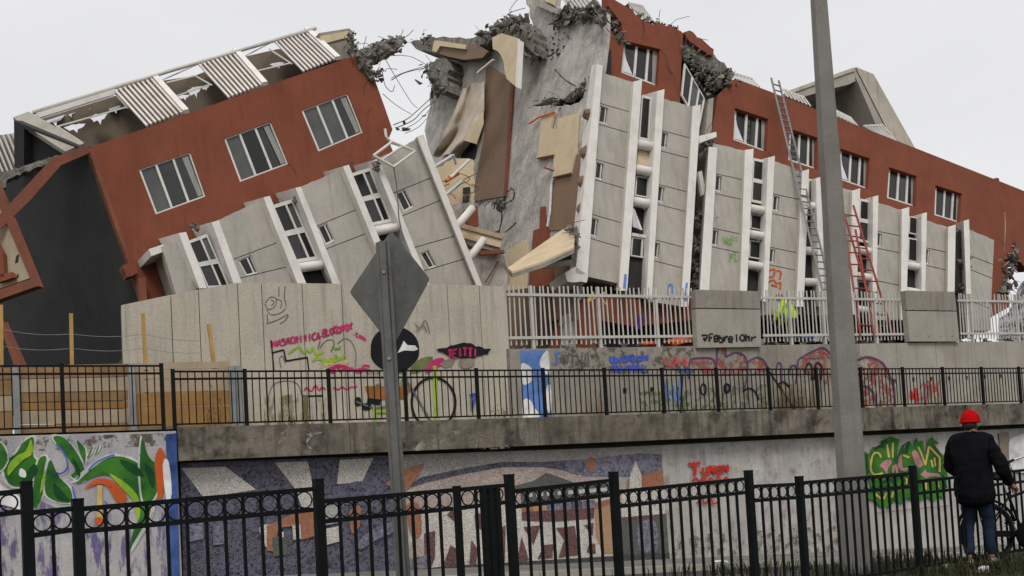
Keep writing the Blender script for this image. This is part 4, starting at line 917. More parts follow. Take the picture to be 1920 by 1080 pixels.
for a, b in (((1102, 565), (1135, 548)), ((1120, 550), (1136, 572)), ((1104, 566), (1112, 548))): mk('arm', [g_bar(U(-2.9)(*a), U(-2.95)(*b), .05, .04)], 'yellow_steel', yb)
cvp = [U(-2.8)(lerp((1192, 590), (1206, 592), i / 4)[0] + 2 * math.sin(j), 590 + j * 5.5, .06 * math.sin(i * 2 + j)) for j in range(6) for i in range(5)]
mat('purple_cloth', (.1, .05, .28), var=.2)
tag(mk('purple_cloth', [(cvp, [(j * 5 + i, j * 5 + i + 1, (j + 1) * 5 + i + 1, (j + 1) * 5 + i) for j in range(5) for i in range(4)])], 'purple_cloth', None, True, False), 'purple cloth hanging behind the white pickets', 'cloth')
def lump(name, px, py, u, s, m, lab, cat, seed, sub=2):
    c = U(u)(px, py); return tag(mk(name, [g_rock(c, s, seed, sub, .55)], m), lab, cat)
lump('plastic_heap', 1272, 642, -2.75, (.42, .2, .13), 'orange_plastic', 'crumpled orange plastic heap at the foot of the white fence', 'plastic', 4)
lump('plastic_heap', 1215, 646, -2.75, (.2, .2, .08), 'orange_plastic', 'small orange plastic scrap behind the white fence', 'plastic', 8)
lump('blue_bag', 1515, 632, -2.75, (.2, .2, .12), 'blue_litter', 'small blue bag on the rubble near the worker', 'bag', 2)
lump('white_sack', 1535, 633, -2.8, (.3, .2, .14), 'white_cloth', 'white sack slumped on rubble behind the pickets', 'sack', 6)
# crumpled white sheeting by the broken end
sh = []
nn = 22
SP = U(-3.2)
for j in range(nn + 1):
    for i in range(nn + 1):
        x = lerp((1872, 0), (2010, 0), i / nn)[0]; f = j / nn
        yt = 600 - 88 * math.exp(-((x - 1935) / 36) ** 2) - 12 * noise.noise(Vector((x * .05, 0, 1)))
        y = yt + (640 - yt) * f
        sh.append(SP(x, y, .35 * f + .38 * noise.noise(Vector((x * .06, y * .06, 3))) + .16 * noise.noise(Vector((x * .2, y * .2, 7)))))
sf = [(j * (nn + 1) + i, j * (nn + 1) + i + 1, (j + 1) * (nn + 1) + i + 1, (j + 1) * (nn + 1) + i) for j in range(nn) for i in range(nn)]
tag(mk('plastic_sheeting', [(sh, sf)], 'sheeting', None, fix=False), 'crumpled white sheeting heaped against the broken red wall', 'sheeting')
kind(mk('broken_edge', shards(spread(RP, [(1902, 470), (1890, 505), (1892, 550)], 7, -.2, .2), 160, .03, .24, 12), 'broken_concrete', RB), 'stuff')
# curtain blowing out of an opening
cvs = []
for j in range(9):
    for i in range(5):
        a = lerp((1186, 390), (1190, 392), i / 4); b = lerp((1186, 425), (1205, 432), i / 4); x, y = lerp(a, b, j / 8)
        cvs.append(RP(x, y, 1.0 + .12 * math.sin(i * 1.9 + j * .3) * (j / 8)))
tag(mk('blown_curtain', [(cvs, [(j * 5 + i, j * 5 + i + 1, (j + 1) * 5 + i + 1, (j + 1) * 5 + i) for j in range(8) for i in range(4)])], 'white_cloth', None, True, False), 'white curtain hanging out between two pale fins', 'curtain')
# ------------------------------------------------------------------ ladders
def ladder(name, foot, head, width, n, m, lab, cat, rr=.022):
    root = thing(name, foot[0].lerp(foot[1], .5), lab, cat)
    for a, b in zip(foot, head): mk('stile', [g_bar(a, b, .03, rr * 2.6)], m, root)
    for k in range(1, n): mk('rung', [g_tube([foot[0].lerp(head[0], k / n), foot[1].lerp(head[1], k / n)], rr, 6)], m, root)
    return root
LAD = Pl(RP.o + RP.n * 1.35, RP.n)
fa_, fb2 = LAD(1545, 556, .5), LAD(1562, 556, .5)
ladder('ladder', (fa_, fb2), (LAD(1446, 146, -.9), LAD(1460, 151, -.9)), .4, 34, 'ladder_alu', 'long aluminium ladder leaning on the red parapet beside the pole', 'ladder')
RL = Pl(RP.o + RP.n * 1.7, RP.n)
ladder('ladder', (RL(1652, 632, .3), RL(1676, 634, .3)), (RL(1577, 382, -.2), RL(1600, 385, -.2)), .5, 12, 'red_steel', 'red steel ladder leaning on the grey facade beside the pole', 'ladder')
ladder('ladder', (RL(1614, 632, .7), RL(1640, 634, .7)), (RL(1584, 430, .3), RL(1604, 430, .3)), .5, 9, 'red_steel', 'shorter red steel ladder below the taller red one', 'ladder')
# ------------------------------------------------------------------ vegetation
def blades(name, spots, m, h0, h1, lean=.4, w=.012, lab=None, cat=None, k='stuff'):
    V, FA = [], []
    for p in spots:
        h = R.uniform(h0, h1); a = R.uniform(0, 6.283); d = Vector((math.cos(a), math.sin(a), 0)); s = Vector((-d.y, d.x, 0)) * w * R.uniform(.6, 1.3)
        l = R.uniform(.05, lean) * h; b = len(V)
        V += [p - s, p + s, p + d * l * .35 + Vector((0, 0, h * .6)) + s * .7, p + d * l * .35 + Vector((0, 0, h * .6)) - s * .7, p + d * l + Vector((0, 0, h))]
        FA += [(b, b + 1, b + 2, b + 3), (b + 3, b + 2, b + 4)]
    o = mk(name, [(V, FA)], m, fix=False)
    if k: kind(o, k)
    if lab: tag(o, lab, cat)
    return o
sp = []
for i in range(26000):
    t = R.uniform(-11, 4.5); u = R.uniform(9.3, 14.5); p = wp(t, u, 0)
    if p.y < 5: continue
    dn = noise.noise(Vector((t * .8, u * .8, 4)))
    if dn < -.15 and R.random() < .8: continue
    p.z = gz(t, u) - .01; sp.append(p)
o = blades('verge_grass', sp, 'grass', .02, .08, .9, .006)
sp = []
for cxx, cyy, nn_, sprd in ((1690, 1058, 320, .35), (1400, 1075, 260, .4), (1850, 1072, 300, .5), (1560, 1078, 260, .5), (1905, 1062, 220, .35), (1770, 1078, 260, .5)):
    c = at_z(cxx, cyy, 0)
    for i in range(nn_):
        p = c + Vector((R.gauss(0, sprd), R.gauss(0, sprd * .5), 0)); sp.append(p)
blades('verge_weeds', sp, 'grass', .06, .2, .9, .007)
def weed(px, py, u, h, n, lab, m='weed'):
    c = U(u)(px, py); c.z = ZW + .0; V = []
    root = thing('weed', c, lab, 'weed', 'weeds growing on the walkway')
    st = []; lv = []
    for i in range(n):
        p = c + W * R.uniform(-.22, .22) + NN * R.uniform(-.08, .08); hh = h * R.uniform(.5, 1); tip = p + Vector((0, 0, hh)) + W * R.uniform(-.15, .15) * hh
        st.append(g_tube([p, p.lerp(tip, .5) + W * R.uniform(-.02, .02), tip], [.006, .005, .002], 4))
        for k in range(9):
            q = p.lerp(tip, R.uniform(.2, 1)); d = Vector((R.uniform(-1, 1), R.uniform(-1, 1), R.uniform(-.2, .8))).normalized(); s = d.cross(Vector((0, 0, 1))).normalized() * .012; l = R.uniform(.04, .09)
            lv.append(([q, q + d * l * .5 + s, q + d * l, q + d * l * .5 - s], [(0, 1, 2, 3)]))
    mk('stem', st, 'timber', root); mk('leaves', lv, m, root, fix=False)
weed(408, 790, -.5, .85, 8, 'thin dry weed growing before the orange timber boards')
weed(1118, 780, -1.9, .75, 14, 'tall brown weed tuft against the retaining wall near blue lettering', 'timber')
weed(1470, 770, -2.0, .9, 26, 'broad yellow-green bush against the graffiti wall')
weed(1500, 770, -2.0, .9, 26, 'yellow-green bush near the letter with a diagonal stroke')
weed(560, 792, -1.9, .4, 14, 'low yellowish tuft under the pink lettering')
weed(935, 788, -1.9, .5, 10, 'reddish low weed beside the blue and white painted patch', 'timber')
weed(1755, 762, -1.9, .45, 14, 'dark reddish weed tuft below the drain holes', 'timber')
for px, py, lab, m, s in ((1845, 1068, 'pale crumpled paper on the grass near the bicycle', 'white_cloth', (.07, .05, .04)), (1775, 1062, 'small white scrap on the grass beside the walker', 'white_cloth', (.05, .04, .03))):
    c = at_z(px, py, .04); tag(mk('litter', [g_rock(c, s, px, 2, .5)], m), lab, 'litter')
# litter at the wall foot
for px, py, w_, lab in ((1247, 1069, .25, 'flat white litter strip on the pavement below the mosaic'), (1350, 1053, .16, 'white litter lying at the foot of the whitewashed wall')):
    c = at_z(px, py, zroad(4) + .16); tag(mk('litter', [g_rock(c, (w_, .06, .03), px, 2, .4)], 'white_cloth'), lab, 'litter')
# ================================================================== murals and graffiti
mosaic('mos_navy', (.006, .006, .02), (.125, .12, .205), 23); mosaic('mos_slate', (.06, .06, .11), (.26, .25, .33), 17); mosaic('mos_white', (.56, .52, .46), (.74, .70, .64), 24)
mosaic('mos_grey', (.33, .31, .285), (.52, .49, .45), 24); mosaic('mos_orange', (.30, .09, .03), (.46, .17, .07)); mosaic('mos_tan', (.45, .25, .12), (.5, .3, .16)); mosaic('mos_pink', (.40, .30, .25), (.55, .45, .40), 20)
mosaic('mos_maroon', (.05, .014, .014), (.19, .05, .042)); mosaic('mos_green', (.05, .06, .05), (.09, .10, .08)); mosaic('mos_black', (.012, .012, .015), (.03, .03, .035)); mosaic('mos_red', (.22, .05, .035), (.3, .08, .06))
PWM_ = PWM; _d = [.004]
def mo(pts, m, k=0, step=.004, parent=None, P=None, name='mosaic_shape'):
    _d[0] += .0007; return flat(name, pts, P or PWM, _d[0], m, parent or mural, k)
mo([(338, 868), (755, 853), (760, 1080), (345, 1125)], 'mos_navy', name='mosaic_ground')
mo([(752, 853), (1241, 836), (1256, 1042), (755, 1082)], 'mos_grey', name='mosaic_ground')
mo([(340, 878), (423, 875), (480, 918), (382, 933)], 'mos_white'); mo([(515, 867), (577, 865), (588, 917), (588, 952), (566, 950), (552, 915)], 'mos_white')
mo([(637, 862), (700, 859), (678, 905), (632, 907)], 'mos_white'); mo([(630, 935), (650, 908), (695, 903), (738, 925), (740, 960), (690, 950)], 'mos_navy', 4)
mo([(770, 908), (789, 895), (864, 879), (942, 866), (1020, 866), (1085, 862), (1085, 893), (1060, 883), (1020, 876), (942, 876), (864, 890), (800, 905), (772, 914)], 'mos_navy')
mo([(1060, 865), (1100, 861), (1150, 855), (1200, 850), (1241, 852), (1242, 892), (1200, 895), (1150, 894), (1100, 894), (1062, 884)], 'mos_slate')
mo([(765, 918), (800, 906), (864, 891), (942, 877), (1020, 877), (1060, 885), (1100, 895), (1160, 896), (1175, 960), (758, 965)], 'mos_pink')
mo([(960, 912), (1000, 902), (1025, 886), (1045, 893), (1090, 910), (1090, 925), (960, 925)], 'mos_green')
mo([(1109 + 10 * math.cos(a * .393), 870 + 13 * math.sin(a * .393)) for a in range(16)], 'mos_orange')
mo([(1203, 892), (1242, 880), (1246, 915), (1203, 918)], 'mos_orange'); mo([(1176, 900), (1184, 895), (1184, 925), (1176, 925)], 'mos_orange')
mo([(1181, 893), (1192, 864), (1203, 891), (1203, 922), (1180, 922)], 'mos_white'); mo([(1165, 925), (1246, 915), (1248, 965), (1166, 972)], 'mos_white')
mo([(1165, 970), (1250, 963), (1250, 972), (1166, 978)], 'mos_maroon'); mo([(1165, 978), (1250, 972), (1254, 1038), (1168, 1044)], 'mos_green'); mo([(1195, 985), (1228, 978), (1232, 1030), (1200, 1034)], 'mos_slate', 4)
mo([(760, 960), (1160, 930), (1160, 1045), (762, 1078)], 'mos_white')
mo([(975, 918), (1150, 905), (1152, 930), (978, 945)], 'mos_green'); 
for k in range(8): mo([(985 + k * 20, 926 - k * 1.5), (998 + k * 20, 924 - k * 1.5), (999 + k * 20, 931 - k * 1.5), (986 + k * 20, 933 - k * 1.5)], 'mos_white')
for k, m in enumerate(('mos_orange', 'mos_tan', 'mos_slate', 'mos_slate', 'mos_navy', 'mos_slate')): mo([(978 + k * 23, 948 - k * 1.8), (1000 + k * 23, 946 - k * 1.8), (1001 + k * 23, 962 - k * 1.8), (979 + k * 23, 964 - k * 1.8)], m)
mo([(1115, 948), (1150, 936), (1153, 1038), (1132, 1038), (1117, 1005)], 'mos_tan'); mo([(1115, 942), (1147, 935), (1148, 945), (1116, 955)], 'mos_orange')
for pts in ([(978, 960), (1114, 952), (1114, 972), (1040, 978), (979, 976)], [(982, 988), (1014, 985), (1000, 1022)], [(1043, 990), (1078, 986), (1082, 1015), (1086, 1040), (1047, 1046), (1058, 1012)], [(1008, 1048), (1020, 1022), (1038, 1020), (1036, 1046)], [(1096, 985), (1113, 980), (1112, 1005)], [(1100, 1036), (1105, 1018), (1116, 1020), (1117, 1038)],
            [(795, 1000), (816, 995), (816, 1045), (808, 1065), (796, 1062)], [(828, 1068), (845, 1022), (858, 1030), (862, 1064)], [(838, 965), (858, 945), (862, 985)], [(890, 965), (908, 960), (905, 992), (892, 990)], [(880, 1062), (884, 1012), (896, 1030), (893, 1058)], [(938, 990), (948, 985), (947, 1052), (938, 1056)], [(970, 1052), (978, 1005), (992, 1050)]): mo(pts, 'mos_maroon')
mo([(762, 950), (785, 945), (790, 1000), (772, 1005)], 'mos_orange', 3); mo([(768, 1018), (792, 1008), (794, 1045), (770, 1052)], 'mos_pink'); mo([(762, 1050), (800, 1040), (800, 1072), (762, 1076)], 'mos_slate')
mo([(722, 908), (757, 880), (797, 868), (778, 902), (760, 920)], 'mos_orange')
mo([(486, 990), (500, 983), (512, 990), (512, 1030), (496, 1022)], 'mos_white', 3); mo([(500, 986), (545, 965), (590, 958), (590, 1005), (566, 1012), (558, 985), (522, 990), (514, 1034), (500, 1032)], 'mos_orange')
mo([(548, 985), (563, 983), (565, 1010), (550, 1012)], 'mos_white'); mo([(510, 1008), (537, 1002), (538, 1040), (512, 1044)], 'mos_green'); mo([(523, 998), (532, 997), (532, 1007), (523, 1008)], 'mos_white')
mo([(608, 992), (637, 986), (637, 1015), (610, 1022)], 'mos_white'); mo([(608, 950), (634, 945), (636, 980), (610, 985)], 'mos_grey'); mo([(655, 960), (675, 948), (675, 985), (660, 1000)], 'mos_orange', 3)
mo([(672, 1015), (705, 990), (742, 978), (742, 995), (710, 1010), (675, 1030)], 'mos_slate', 3); mo([(352, 985), (380, 980), (382, 1010), (354, 1016)], 'mos_slate'); mo([(400, 985), (420, 980), (420, 1020), (400, 1022)], 'mos_slate')
mo([(338, 1118), (830, 1062), (1255, 1036), (1256, 1047), (830, 1075), (338, 1132)], 'mos_black', name='mosaic_border')
# whitewashed stretch
for n_, c_ in (('p_red', (.5, .03, .02)), ('p_green', (.015, .1, .022)), ('p_lime', (.22, .5, .04)), ('p_yellow', (.55, .4, .12)), ('p_pink', (.42, .2, .22)), ('p_magenta', (.5, .03, .13)), ('p_black', (.01, .01, .012)), ('p_blue', (.05, .1, .5)), ('p_sky', (.11, .22, .5)), ('p_white', (.7, .7, .68)),
               ('p_navy', (.03, .06, .22)), ('p_orange', (.6, .13, .03)), ('p_purple', (.16, .12, .32)), ('p_plum', (.10, .05, .12)), ('p_grey', (.12, .13, .12)), ('p_olive', (.16, .17, .06)), ('p_rust', (.3, .12, .03)), ('p_deepgreen', (.008, .06, .015)), ('p_rose', (.45, .11, .10)), ('p_tan', (.24, .2, .15))):
    paint(n_, c_, c2={'p_green': (.05, .2, .02), 'p_orange': (.62, .1, .02), 'p_lime': (.34, .48, .03), 'p_navy': (.06, .12, .34)}.get(n_), cover=.66 if n_ not in ('p_black', 'p_sky', 'p_white', 'p_green') else .72)
for n_, c_ in (('p_red', (.5, .03, .02)), ('p_magenta', (.5, .03, .13)), ('p_blue', (.05, .1, .5)), ('p_black', (.02, .02, .02))): paint(n_ + '_mist', c_, .43, sc=38)
paint('s_white_edge', (.55, .54, .52), .6)
for n_, c_, cv in (('s_pinkwash', (.42, .32, .31), .38), ('s_bluewash', (.27, .29, .36), .37), ('s_lilac', (.17, .14, .3), .43), ('s_dirt', (.12, .1, .07), .44), ('s_olive', (.2, .18, .07), .43), ('s_pale', (.3, .28, .23), .45), ('s_rose', (.34, .09, .075), .47), ('s_green', (.1, .16, .06), .44), ('s_rust', (.28, .1, .03), .45)): paint(n_, c_, cv, sc=5, st=(1, 1, .22) if n_ in ('s_lilac', 's_bluewash', 's_rust', 's_olive') else None)
mo([(1243, 840), (1600, 826), (1600, 1025), (1257, 1035)], 's_pinkwash', name='paint_wash'); mo([(1245, 842), (1880, 815), (1880, 960), (1257, 1030)], 's_bluewash', name='paint_wash')
mo([(1258, 1005), (1580, 985), (1580, 1035), (1258, 1042)], 's_dirt', name='paint_wash')
mo([(1873, 812), (1891, 810), (1896, 882), (1878, 886)], 'p_tan', name='paint_patch'); mo([(1892, 830), (1905, 818), (1935, 815), (1935, 880), (1898, 880)], 'p_white', 3, name='paint_patch')
def tagw(polys, w, m, parent, P, d=.006, name='graffiti_line'):
    return mk(name, ribbons(polys, w, P, d), m, parent, fix=False)
word('T', 1291, 894, 1320, 892, 22, PWM, _d[0] + .004, 4.5, 'p_red', mural, gap=.2); word('UNOM', 1318, 889, 1368, 886, 14, PWM, _d[0] + .004, 4, 'p_red', mural)
tagw([[(1298 + 7 * k, 904 + (k % 2) * -9 + R.uniform(-2, 2)) for k in range(11)]], 4, 'p_red', mural, PWM, _d[0] + .005); tagw([[(1307, 944), (1316, 935), (1322, 945), (1332, 934), (1338, 945), (1350, 938)]], 3.5, 'p_red', mural, PWM, _d[0] + .005)
gr = [(1625, 885), (1620, 845), (1630, 852), (1636, 838), (1656, 840), (1653, 826), (1662, 823), (1670, 818), (1687, 824), (1681, 858), (1690, 836), (1698, 830), (1694, 842), (1706, 826), (1712, 838), (1718, 819), (1722, 828), (1731, 826), (1734, 850), (1740, 828), (1747, 819), (1761, 832), (1751, 832), (1763, 848), (1774, 858), (1768, 866), (1777, 890), (1771, 935), (1760, 930), (1752, 940), (1738, 932), (1725, 940), (1700, 935), (1690, 945), (1677, 938), (1668, 952), (1650, 950), (1642, 940), (1626, 934), (1632, 910)]
d0 = _d[0] + .006
flat('graffiti_patch', gr, PWM, d0, 'p_green', mural)
tagw([[(1626, 888), (1624, 852)], [(1640, 842), (1655, 834)], [(1700, 850), (1703, 828)], [(1767, 890), (1774, 915)], [(1690, 900), (1720, 905), (1750, 900)], [(1655, 905), (1670, 900), (1680, 910)]], 5, 'p_deepgreen', mural, PWM, d0 + .001)
tagw([[(1652, 858), (1648, 850), (1639, 850), (1634, 862), (1633, 880), (1640, 890), (1655, 887)], [(1663, 833), (1667, 858)], [(1674, 830), (1674, 858)], [(1693, 853), (1705, 858)], [(1722, 838), (1728, 852), (1735, 872)], [(1735, 872), (1742, 837)], [(1742, 837), (1762, 858)], [(1762, 858), (1762, 885)], [(1746, 862), (1749, 876)], [(1752, 858), (1754, 874)], [(1641, 926), (1652, 935)], [(1662, 924), (1657, 936)], [(1675, 922), (1672, 933)], [(1700, 896), (1700, 908)], [(1736, 905), (1736, 918)], [(1757, 902), (1760, 914)]], 3.6, 'p_yellow', mural, PWM, d0 + .004)
for pts in ([(1649, 873), (1656, 866), (1661, 862), (1670, 862), (1672, 868), (1666, 876), (1663, 889), (1657, 880)], [(1683, 872), (1686, 856), (1691, 850), (1692, 877), (1703, 877), (1698, 884), (1688, 882)], [(1709, 848), (1715, 843), (1722, 850), (1731, 872), (1725, 877), (1718, 876)], [(1725, 890), (1735, 880), (1738, 886), (1760, 888), (1765, 894), (1745, 893), (1737, 897)], [(1672, 885), (1673, 874), (1680, 870), (1684, 876), (1684, 887), (1680, 887), (1678, 876), (1676, 888)]):
    d0 += .0006; flat('graffiti_patch', pts, PWM, d0 + .006, 'p_pink', mural)
tagw([[(1627, 908 - 18), (1690, 912)], [(1640, 962), (1780, 948)]], 1.2, 'p_rust', mural, PWM, _d[0] + .003)
tagw([[(1280 + R.uniform(0, 300), 845 + R.uniform(0, 60))] * 1 + [(1282 + 30 * k, 850 + R.uniform(-8, 60)) for k in range(3)] for _ in range(3)], 1.4, 's_bluewash', mural, PWM, _d[0] + .003)
# wall end with green swirls
PB_ = U(.12); db = [.004]
def bl(pts, m, k=4, name='painted_shape'): db[0] += .0007; return flat(name, pts, PB_, db[0], m, block, k)
bl([(-40, 822), (318, 812), (318, 835), (-40, 850)], 's_dirt', 0); bl([(-40, 880), (120, 960), (318, 960), (322, 1120), (-40, 1120)], 's_lilac', 0, 'paint_wash')
bl([(155, 1000), (202, 1002), (212, 1030), (208, 1120), (157, 1120)], 's_lilac', 0); bl([(68, 1042), (130, 1040), (130, 1120), (68, 1120)], 's_lilac', 0); bl([(-10, 1010), (18, 1010), (18, 1060), (-10, 1060)], 's_lilac', 0)
for pts in ([(43, 830), (63, 820), (62, 853), (72, 867), (73, 887), (63, 903), (37, 913), (17, 907), (7, 883), (13, 863), (30, 850)], [(72, 863), (87, 857), (83, 893), (80, 927), (67, 955), (62, 940), (63, 907)], [(93, 862), (110, 893), (132, 917), (133, 942), (100, 938), (84, 918)], [(100, 821), (121, 821), (147, 853), (160, 887), (153, 902), (133, 893), (141, 880), (123, 853)],
            [(143, 826), (160, 842), (158, 868)], [(163, 858), (174, 835), (171, 850)], [(177, 853), (187, 833), (183, 847)], [(143, 908), (167, 883), (200, 860), (227, 856), (260, 870), (277, 900), (284, 933), (280, 967), (263, 997), (243, 1028), (251, 993), (262, 967), (257, 933), (233, 907), (207, 892), (180, 893)], [(267, 820), (277, 853), (298, 880), (294, 922), (280, 942), (267, 935), (262, 870)], [(-8, 830), (6, 835), (14, 860), (4, 880), (-8, 880)]):
    cx_, cy_ = sum(p[0] for p in pts) / len(pts), sum(p[1] for p in pts) / len(pts)
    bl([(cx_ + (x - cx_) * 1.1 + (2 if x > cx_ else -2), cy_ + (y - cy_) * 1.07) for x, y in pts], 's_white_edge'); bl(pts, 'p_green')
for pts in ([(58, 824), (61, 850), (44, 862), (26, 880), (15, 892), (16, 872), (32, 854), (48, 846)], [(205, 888), (235, 905), (258, 930), (263, 960), (258, 975), (250, 940), (228, 915)], [(85, 880), (83, 905), (75, 925), (78, 900)]): bl(pts, 'p_lime')
for pts in ([(63, 870), (70, 880), (60, 898), (40, 905), (45, 893)], [(225, 862), (255, 872), (270, 895), (240, 882)], [(100, 905), (120, 925), (130, 938), (106, 932)], [(136, 858), (150, 880), (148, 896), (142, 878)], [(272, 870), (288, 885), (288, 915), (278, 900)]): bl(pts, 'p_deepgreen')
bl([(290, 865), (300, 839), (312, 860), (310, 893), (303, 935), (296, 935), (293, 900)], 'p_orange'); bl([(157, 918), (180, 898), (207, 900), (227, 915), (238, 933), (227, 945), (213, 933), (200, 911), (180, 908)], 'p_orange')
bl([(182, 910), (191, 910), (193, 975), (181, 975)], 'p_yellow', 0); bl([(178, 972), (190, 970), (196, 984), (180, 982)], 'p_orange', 3); bl([(38, 878), (48, 884), (48, 895), (36, 892)], 'p_white', 3)
bl([(-8, 905), (10, 915), (30, 925), (58, 960), (20, 950), (-8, 940)], 'p_white', 3)
bl([(311, 814), (331, 812), (338, 1120), (319, 1120)], 'p_navy', 0); bl([(305, 870), (316, 865), (322, 925), (312, 938)], 'p_white', 3)
tagw([[(105, 832), (118, 845), (126, 865), (125, 880), (113, 888), (103, 885)], [(166, 882), (178, 868), (200, 857), (215, 853)], [(136, 912), (138, 925), (142, 938)], [(195, 940), (202, 945)]], 2.6, 'p_blue', block, PB_, db[0] + .004)
# tall pale wall
tagw([[(523, 537), (523, 556)], [(535, 537), (533, 556), (537, 575)], [(497, 568), (507, 557), (518, 560), (515, 575), (503, 580), (497, 570)], [(508, 562), (514, 566), (509, 573)], [(518, 560), (528, 565), (526, 578)], [(500, 580), (508, 590), (525, 587), (536, 578)], [(500, 607), (520, 600), (540, 589)], [(501, 588), (502, 607)], [(525, 607), (535, 600), (541, 590)]], 1.5, 'p_grey', big, PR)
word('MASACRITICA', 512, 650, 602, 636, 12, PR, .006, 2.6, 'p_magenta', big); word('.BLOGSPOT', 598, 634, 663, 617, 12, PR, .007, 2.6, 'p_magenta', big); word('.COM', 661, 628, 686, 640, 7, PR, .007, 2.2, 'p_magenta', big)
tagw([[(508, 638), (511, 664)], [(509, 662), (532, 656)], [(532, 656), (536, 677)], [(536, 677), (577, 670)], [(576, 670), (579, 694)], [(511, 664), (513, 694)], [(568, 743), (604, 742)]], 3, 'p_black', big, PR, .008)
tagw([[(596, 655), (600, 640)], [(600, 652), (610, 640), (622, 637), (627, 646), (620, 660)], [(633, 645), (645, 635), (658, 640), (667, 660), (666, 688)], [(503, 745), (512, 722), (535, 714), (558, 720), (566, 742)], [(527, 690), (524, 672), (530, 668), (535, 682)]], 1.6, 'p_grey', big, PR, .009)
def scrib(x0, x1, y0, y1, n, w, m, parent, P, d):
    pl = [[(x0 + (x1 - x0) * k / 10 + R.uniform(-3, 3), R.uniform(y0, y1)) for k in range(11)] for _ in range(n)]
    tagw(pl, w, m, parent, P, d, 'graffiti_scribble')
scrib(542, 608, 651, 665, 1, 4, 'p_lime', big, PR, .0105); scrib(585, 645, 665, 680, 2, 4, 'p_lime', big, PR, .011); scrib(622, 640, 644, 660, 1, 4, 'p_lime', big, PR, .009)
scrib(606, 652, 674, 690, 2, 4, 'p_yellow', big, PR, .0095); scrib(615, 692, 684, 700, 3, 4, 'p_magenta', big, PR, .0102); scrib(570, 610, 722, 734, 1, 3, 'p_magenta', big, PR, .0085); scrib(625, 668, 722, 732, 1, 3, 'p_magenta', big, PR, .009)
dq = [.0125]
def bg_(pts, m, k=4, name='painted_shape'): dq[0] += .0007; return flat(name, pts, PR, dq[0], m, big, k)
bg_([(495, 745), (560, 738), (620, 750), (610, 800), (495, 800)], 's_olive', 0, 'paint_wash')
bg_([(740 + (46 + 1.2 * math.sin(k * 2.1)) * math.cos(k * .3927), 655 + (44 + 1.2 * math.cos(k * 1.7)) * math.sin(k * .3927)) for k in range(16)], 'p_black', 3, 'painted_head')
bg_([(745, 662), (752, 650), (757, 639), (764, 647), (779, 648), (784, 655), (776, 658), (758, 657)], 'p_white', 0)
bg_([(690, 697), (772, 697), (772, 735), (688, 735)], 's_green', 0); bg_([(684, 724), (770, 724), (762, 748), (692, 750)], 'p_rust', 0); bg_([(689, 746), (714, 749), (712, 760), (688, 756)], 'p_black', 0); bg_([(666, 746), (676, 746), (676, 760), (666, 760)], 'p_black', 3); bg_([(680, 758), (694, 756), (694, 768), (680, 768)], 'p_black', 3)
bg_([(770, 690), (790, 672), (812, 670), (800, 690), (775, 700)], 'p_olive', 3); bg_([(798, 700), (800, 688), (814, 674), (830, 671), (833, 680), (816, 692)], 'p_magenta', 3); bg_([(825, 682), (845, 672), (852, 680), (838, 690)], 'p_tan', 3)
tagw([[(813 + 41 * math.cos(k * .314), 755 + 47 * math.sin(k * .314)) for k in range(21)]], 4.5, 'p_black', big, PR, dq[0] + .004, 'painted_wheel')
tagw([[(757, 703), (812, 797)], [(665, 752), (705, 765), (735, 758)], [(702, 770), (703, 800)]], 3.5, 'p_grey', big, PR, dq[0] + .007, 'painted_bicycle'); tagw([[(815, 686), (818, 788)], [(702, 760), (703, 792)], [(706, 771), (745, 772)]], 6, 'p_lime', big, PR, dq[0] + .009, 'painted_bicycle')
dq[0] += .009
bg_(jag([(818, 655), (838, 652), (858, 645), (882, 643), (892, 650), (922, 654), (915, 664), (882, 673), (848, 672), (836, 664)], 2, 6), 'p_black', 0, 'graffiti_patch'); bg_([(862, 675), (888, 673), (884, 688), (866, 690)], 'p_tan', 3)
word('TEITTI', 840, 670, 897, 667, 14, PR, dq[0] + .005, 2.4, 'p_magenta', big)
tagw([[(778, 606), (786, 615), (795, 610), (800, 622)], [(780, 622), (790, 612), (798, 600), (806, 625)], [(880, 740), (892, 738), (890, 752), (882, 748), (886, 770)]], 1.6, 'p_grey', big, PR, dq[0] + .004)
tagw([[(881, 742), (891, 740), (889, 752), (884, 770)]], 4, 'p_blue', big, PR, dq[0] + .008)
# retaining wall
dr = [.004]
def rt(pts, m, k=0, name='painted_shape'): dr[0] += .0007; return flat(name, pts, PR, dr[0], m, low, k)
rt([(975, 657), (1028, 657), (1036, 800), (982, 800)], 'p_sky', 0, 'painted_sky')
for pts in ([(1012, 683), (1016, 668), (1028, 658), (1030, 700), (1020, 698)], [(977, 684), (985, 682), (996, 690), (1000, 705), (995, 716), (980, 720)], [(1024, 730), (1032, 722), (1034, 770), (1026, 768)], [(981, 752), (994, 750), (1002, 765), (1010, 775), (1012, 800), (983, 800)]): rt(pts, 'p_white', 3, 'painted_cloud')
rt([(1040, 650), (1300, 652), (1300, 690), (1042, 700)], 's_dirt', 0, 'paint_wash'); rt([(1425, 720), (1540, 720), (1540, 800), (1425, 800)], 's_olive', 0, 'paint_wash'); rt([(1200, 735), (1440, 720), (1440, 800), (1200, 800)], 's_green', 0, 'paint_wash')
tagw([[(1050, 659), (1042, 662), (1046, 672), (1044, 680), (1036, 682)]], 4, 'p_sky', low, PR, dr[0] + .004)
tagw([[(1052, 680), (1056, 664), (1060, 676)], [(1064, 680), (1066, 665), (1072, 666)], [(1074, 682), (1074, 668), (1084, 668), (1084, 684)], [(1090, 682), (1092, 660)], [(1097, 684), (1098, 662)], [(1102, 660), (1104, 682)]], 2.4, 'p_grey', low, PR, dr[0] + .005)
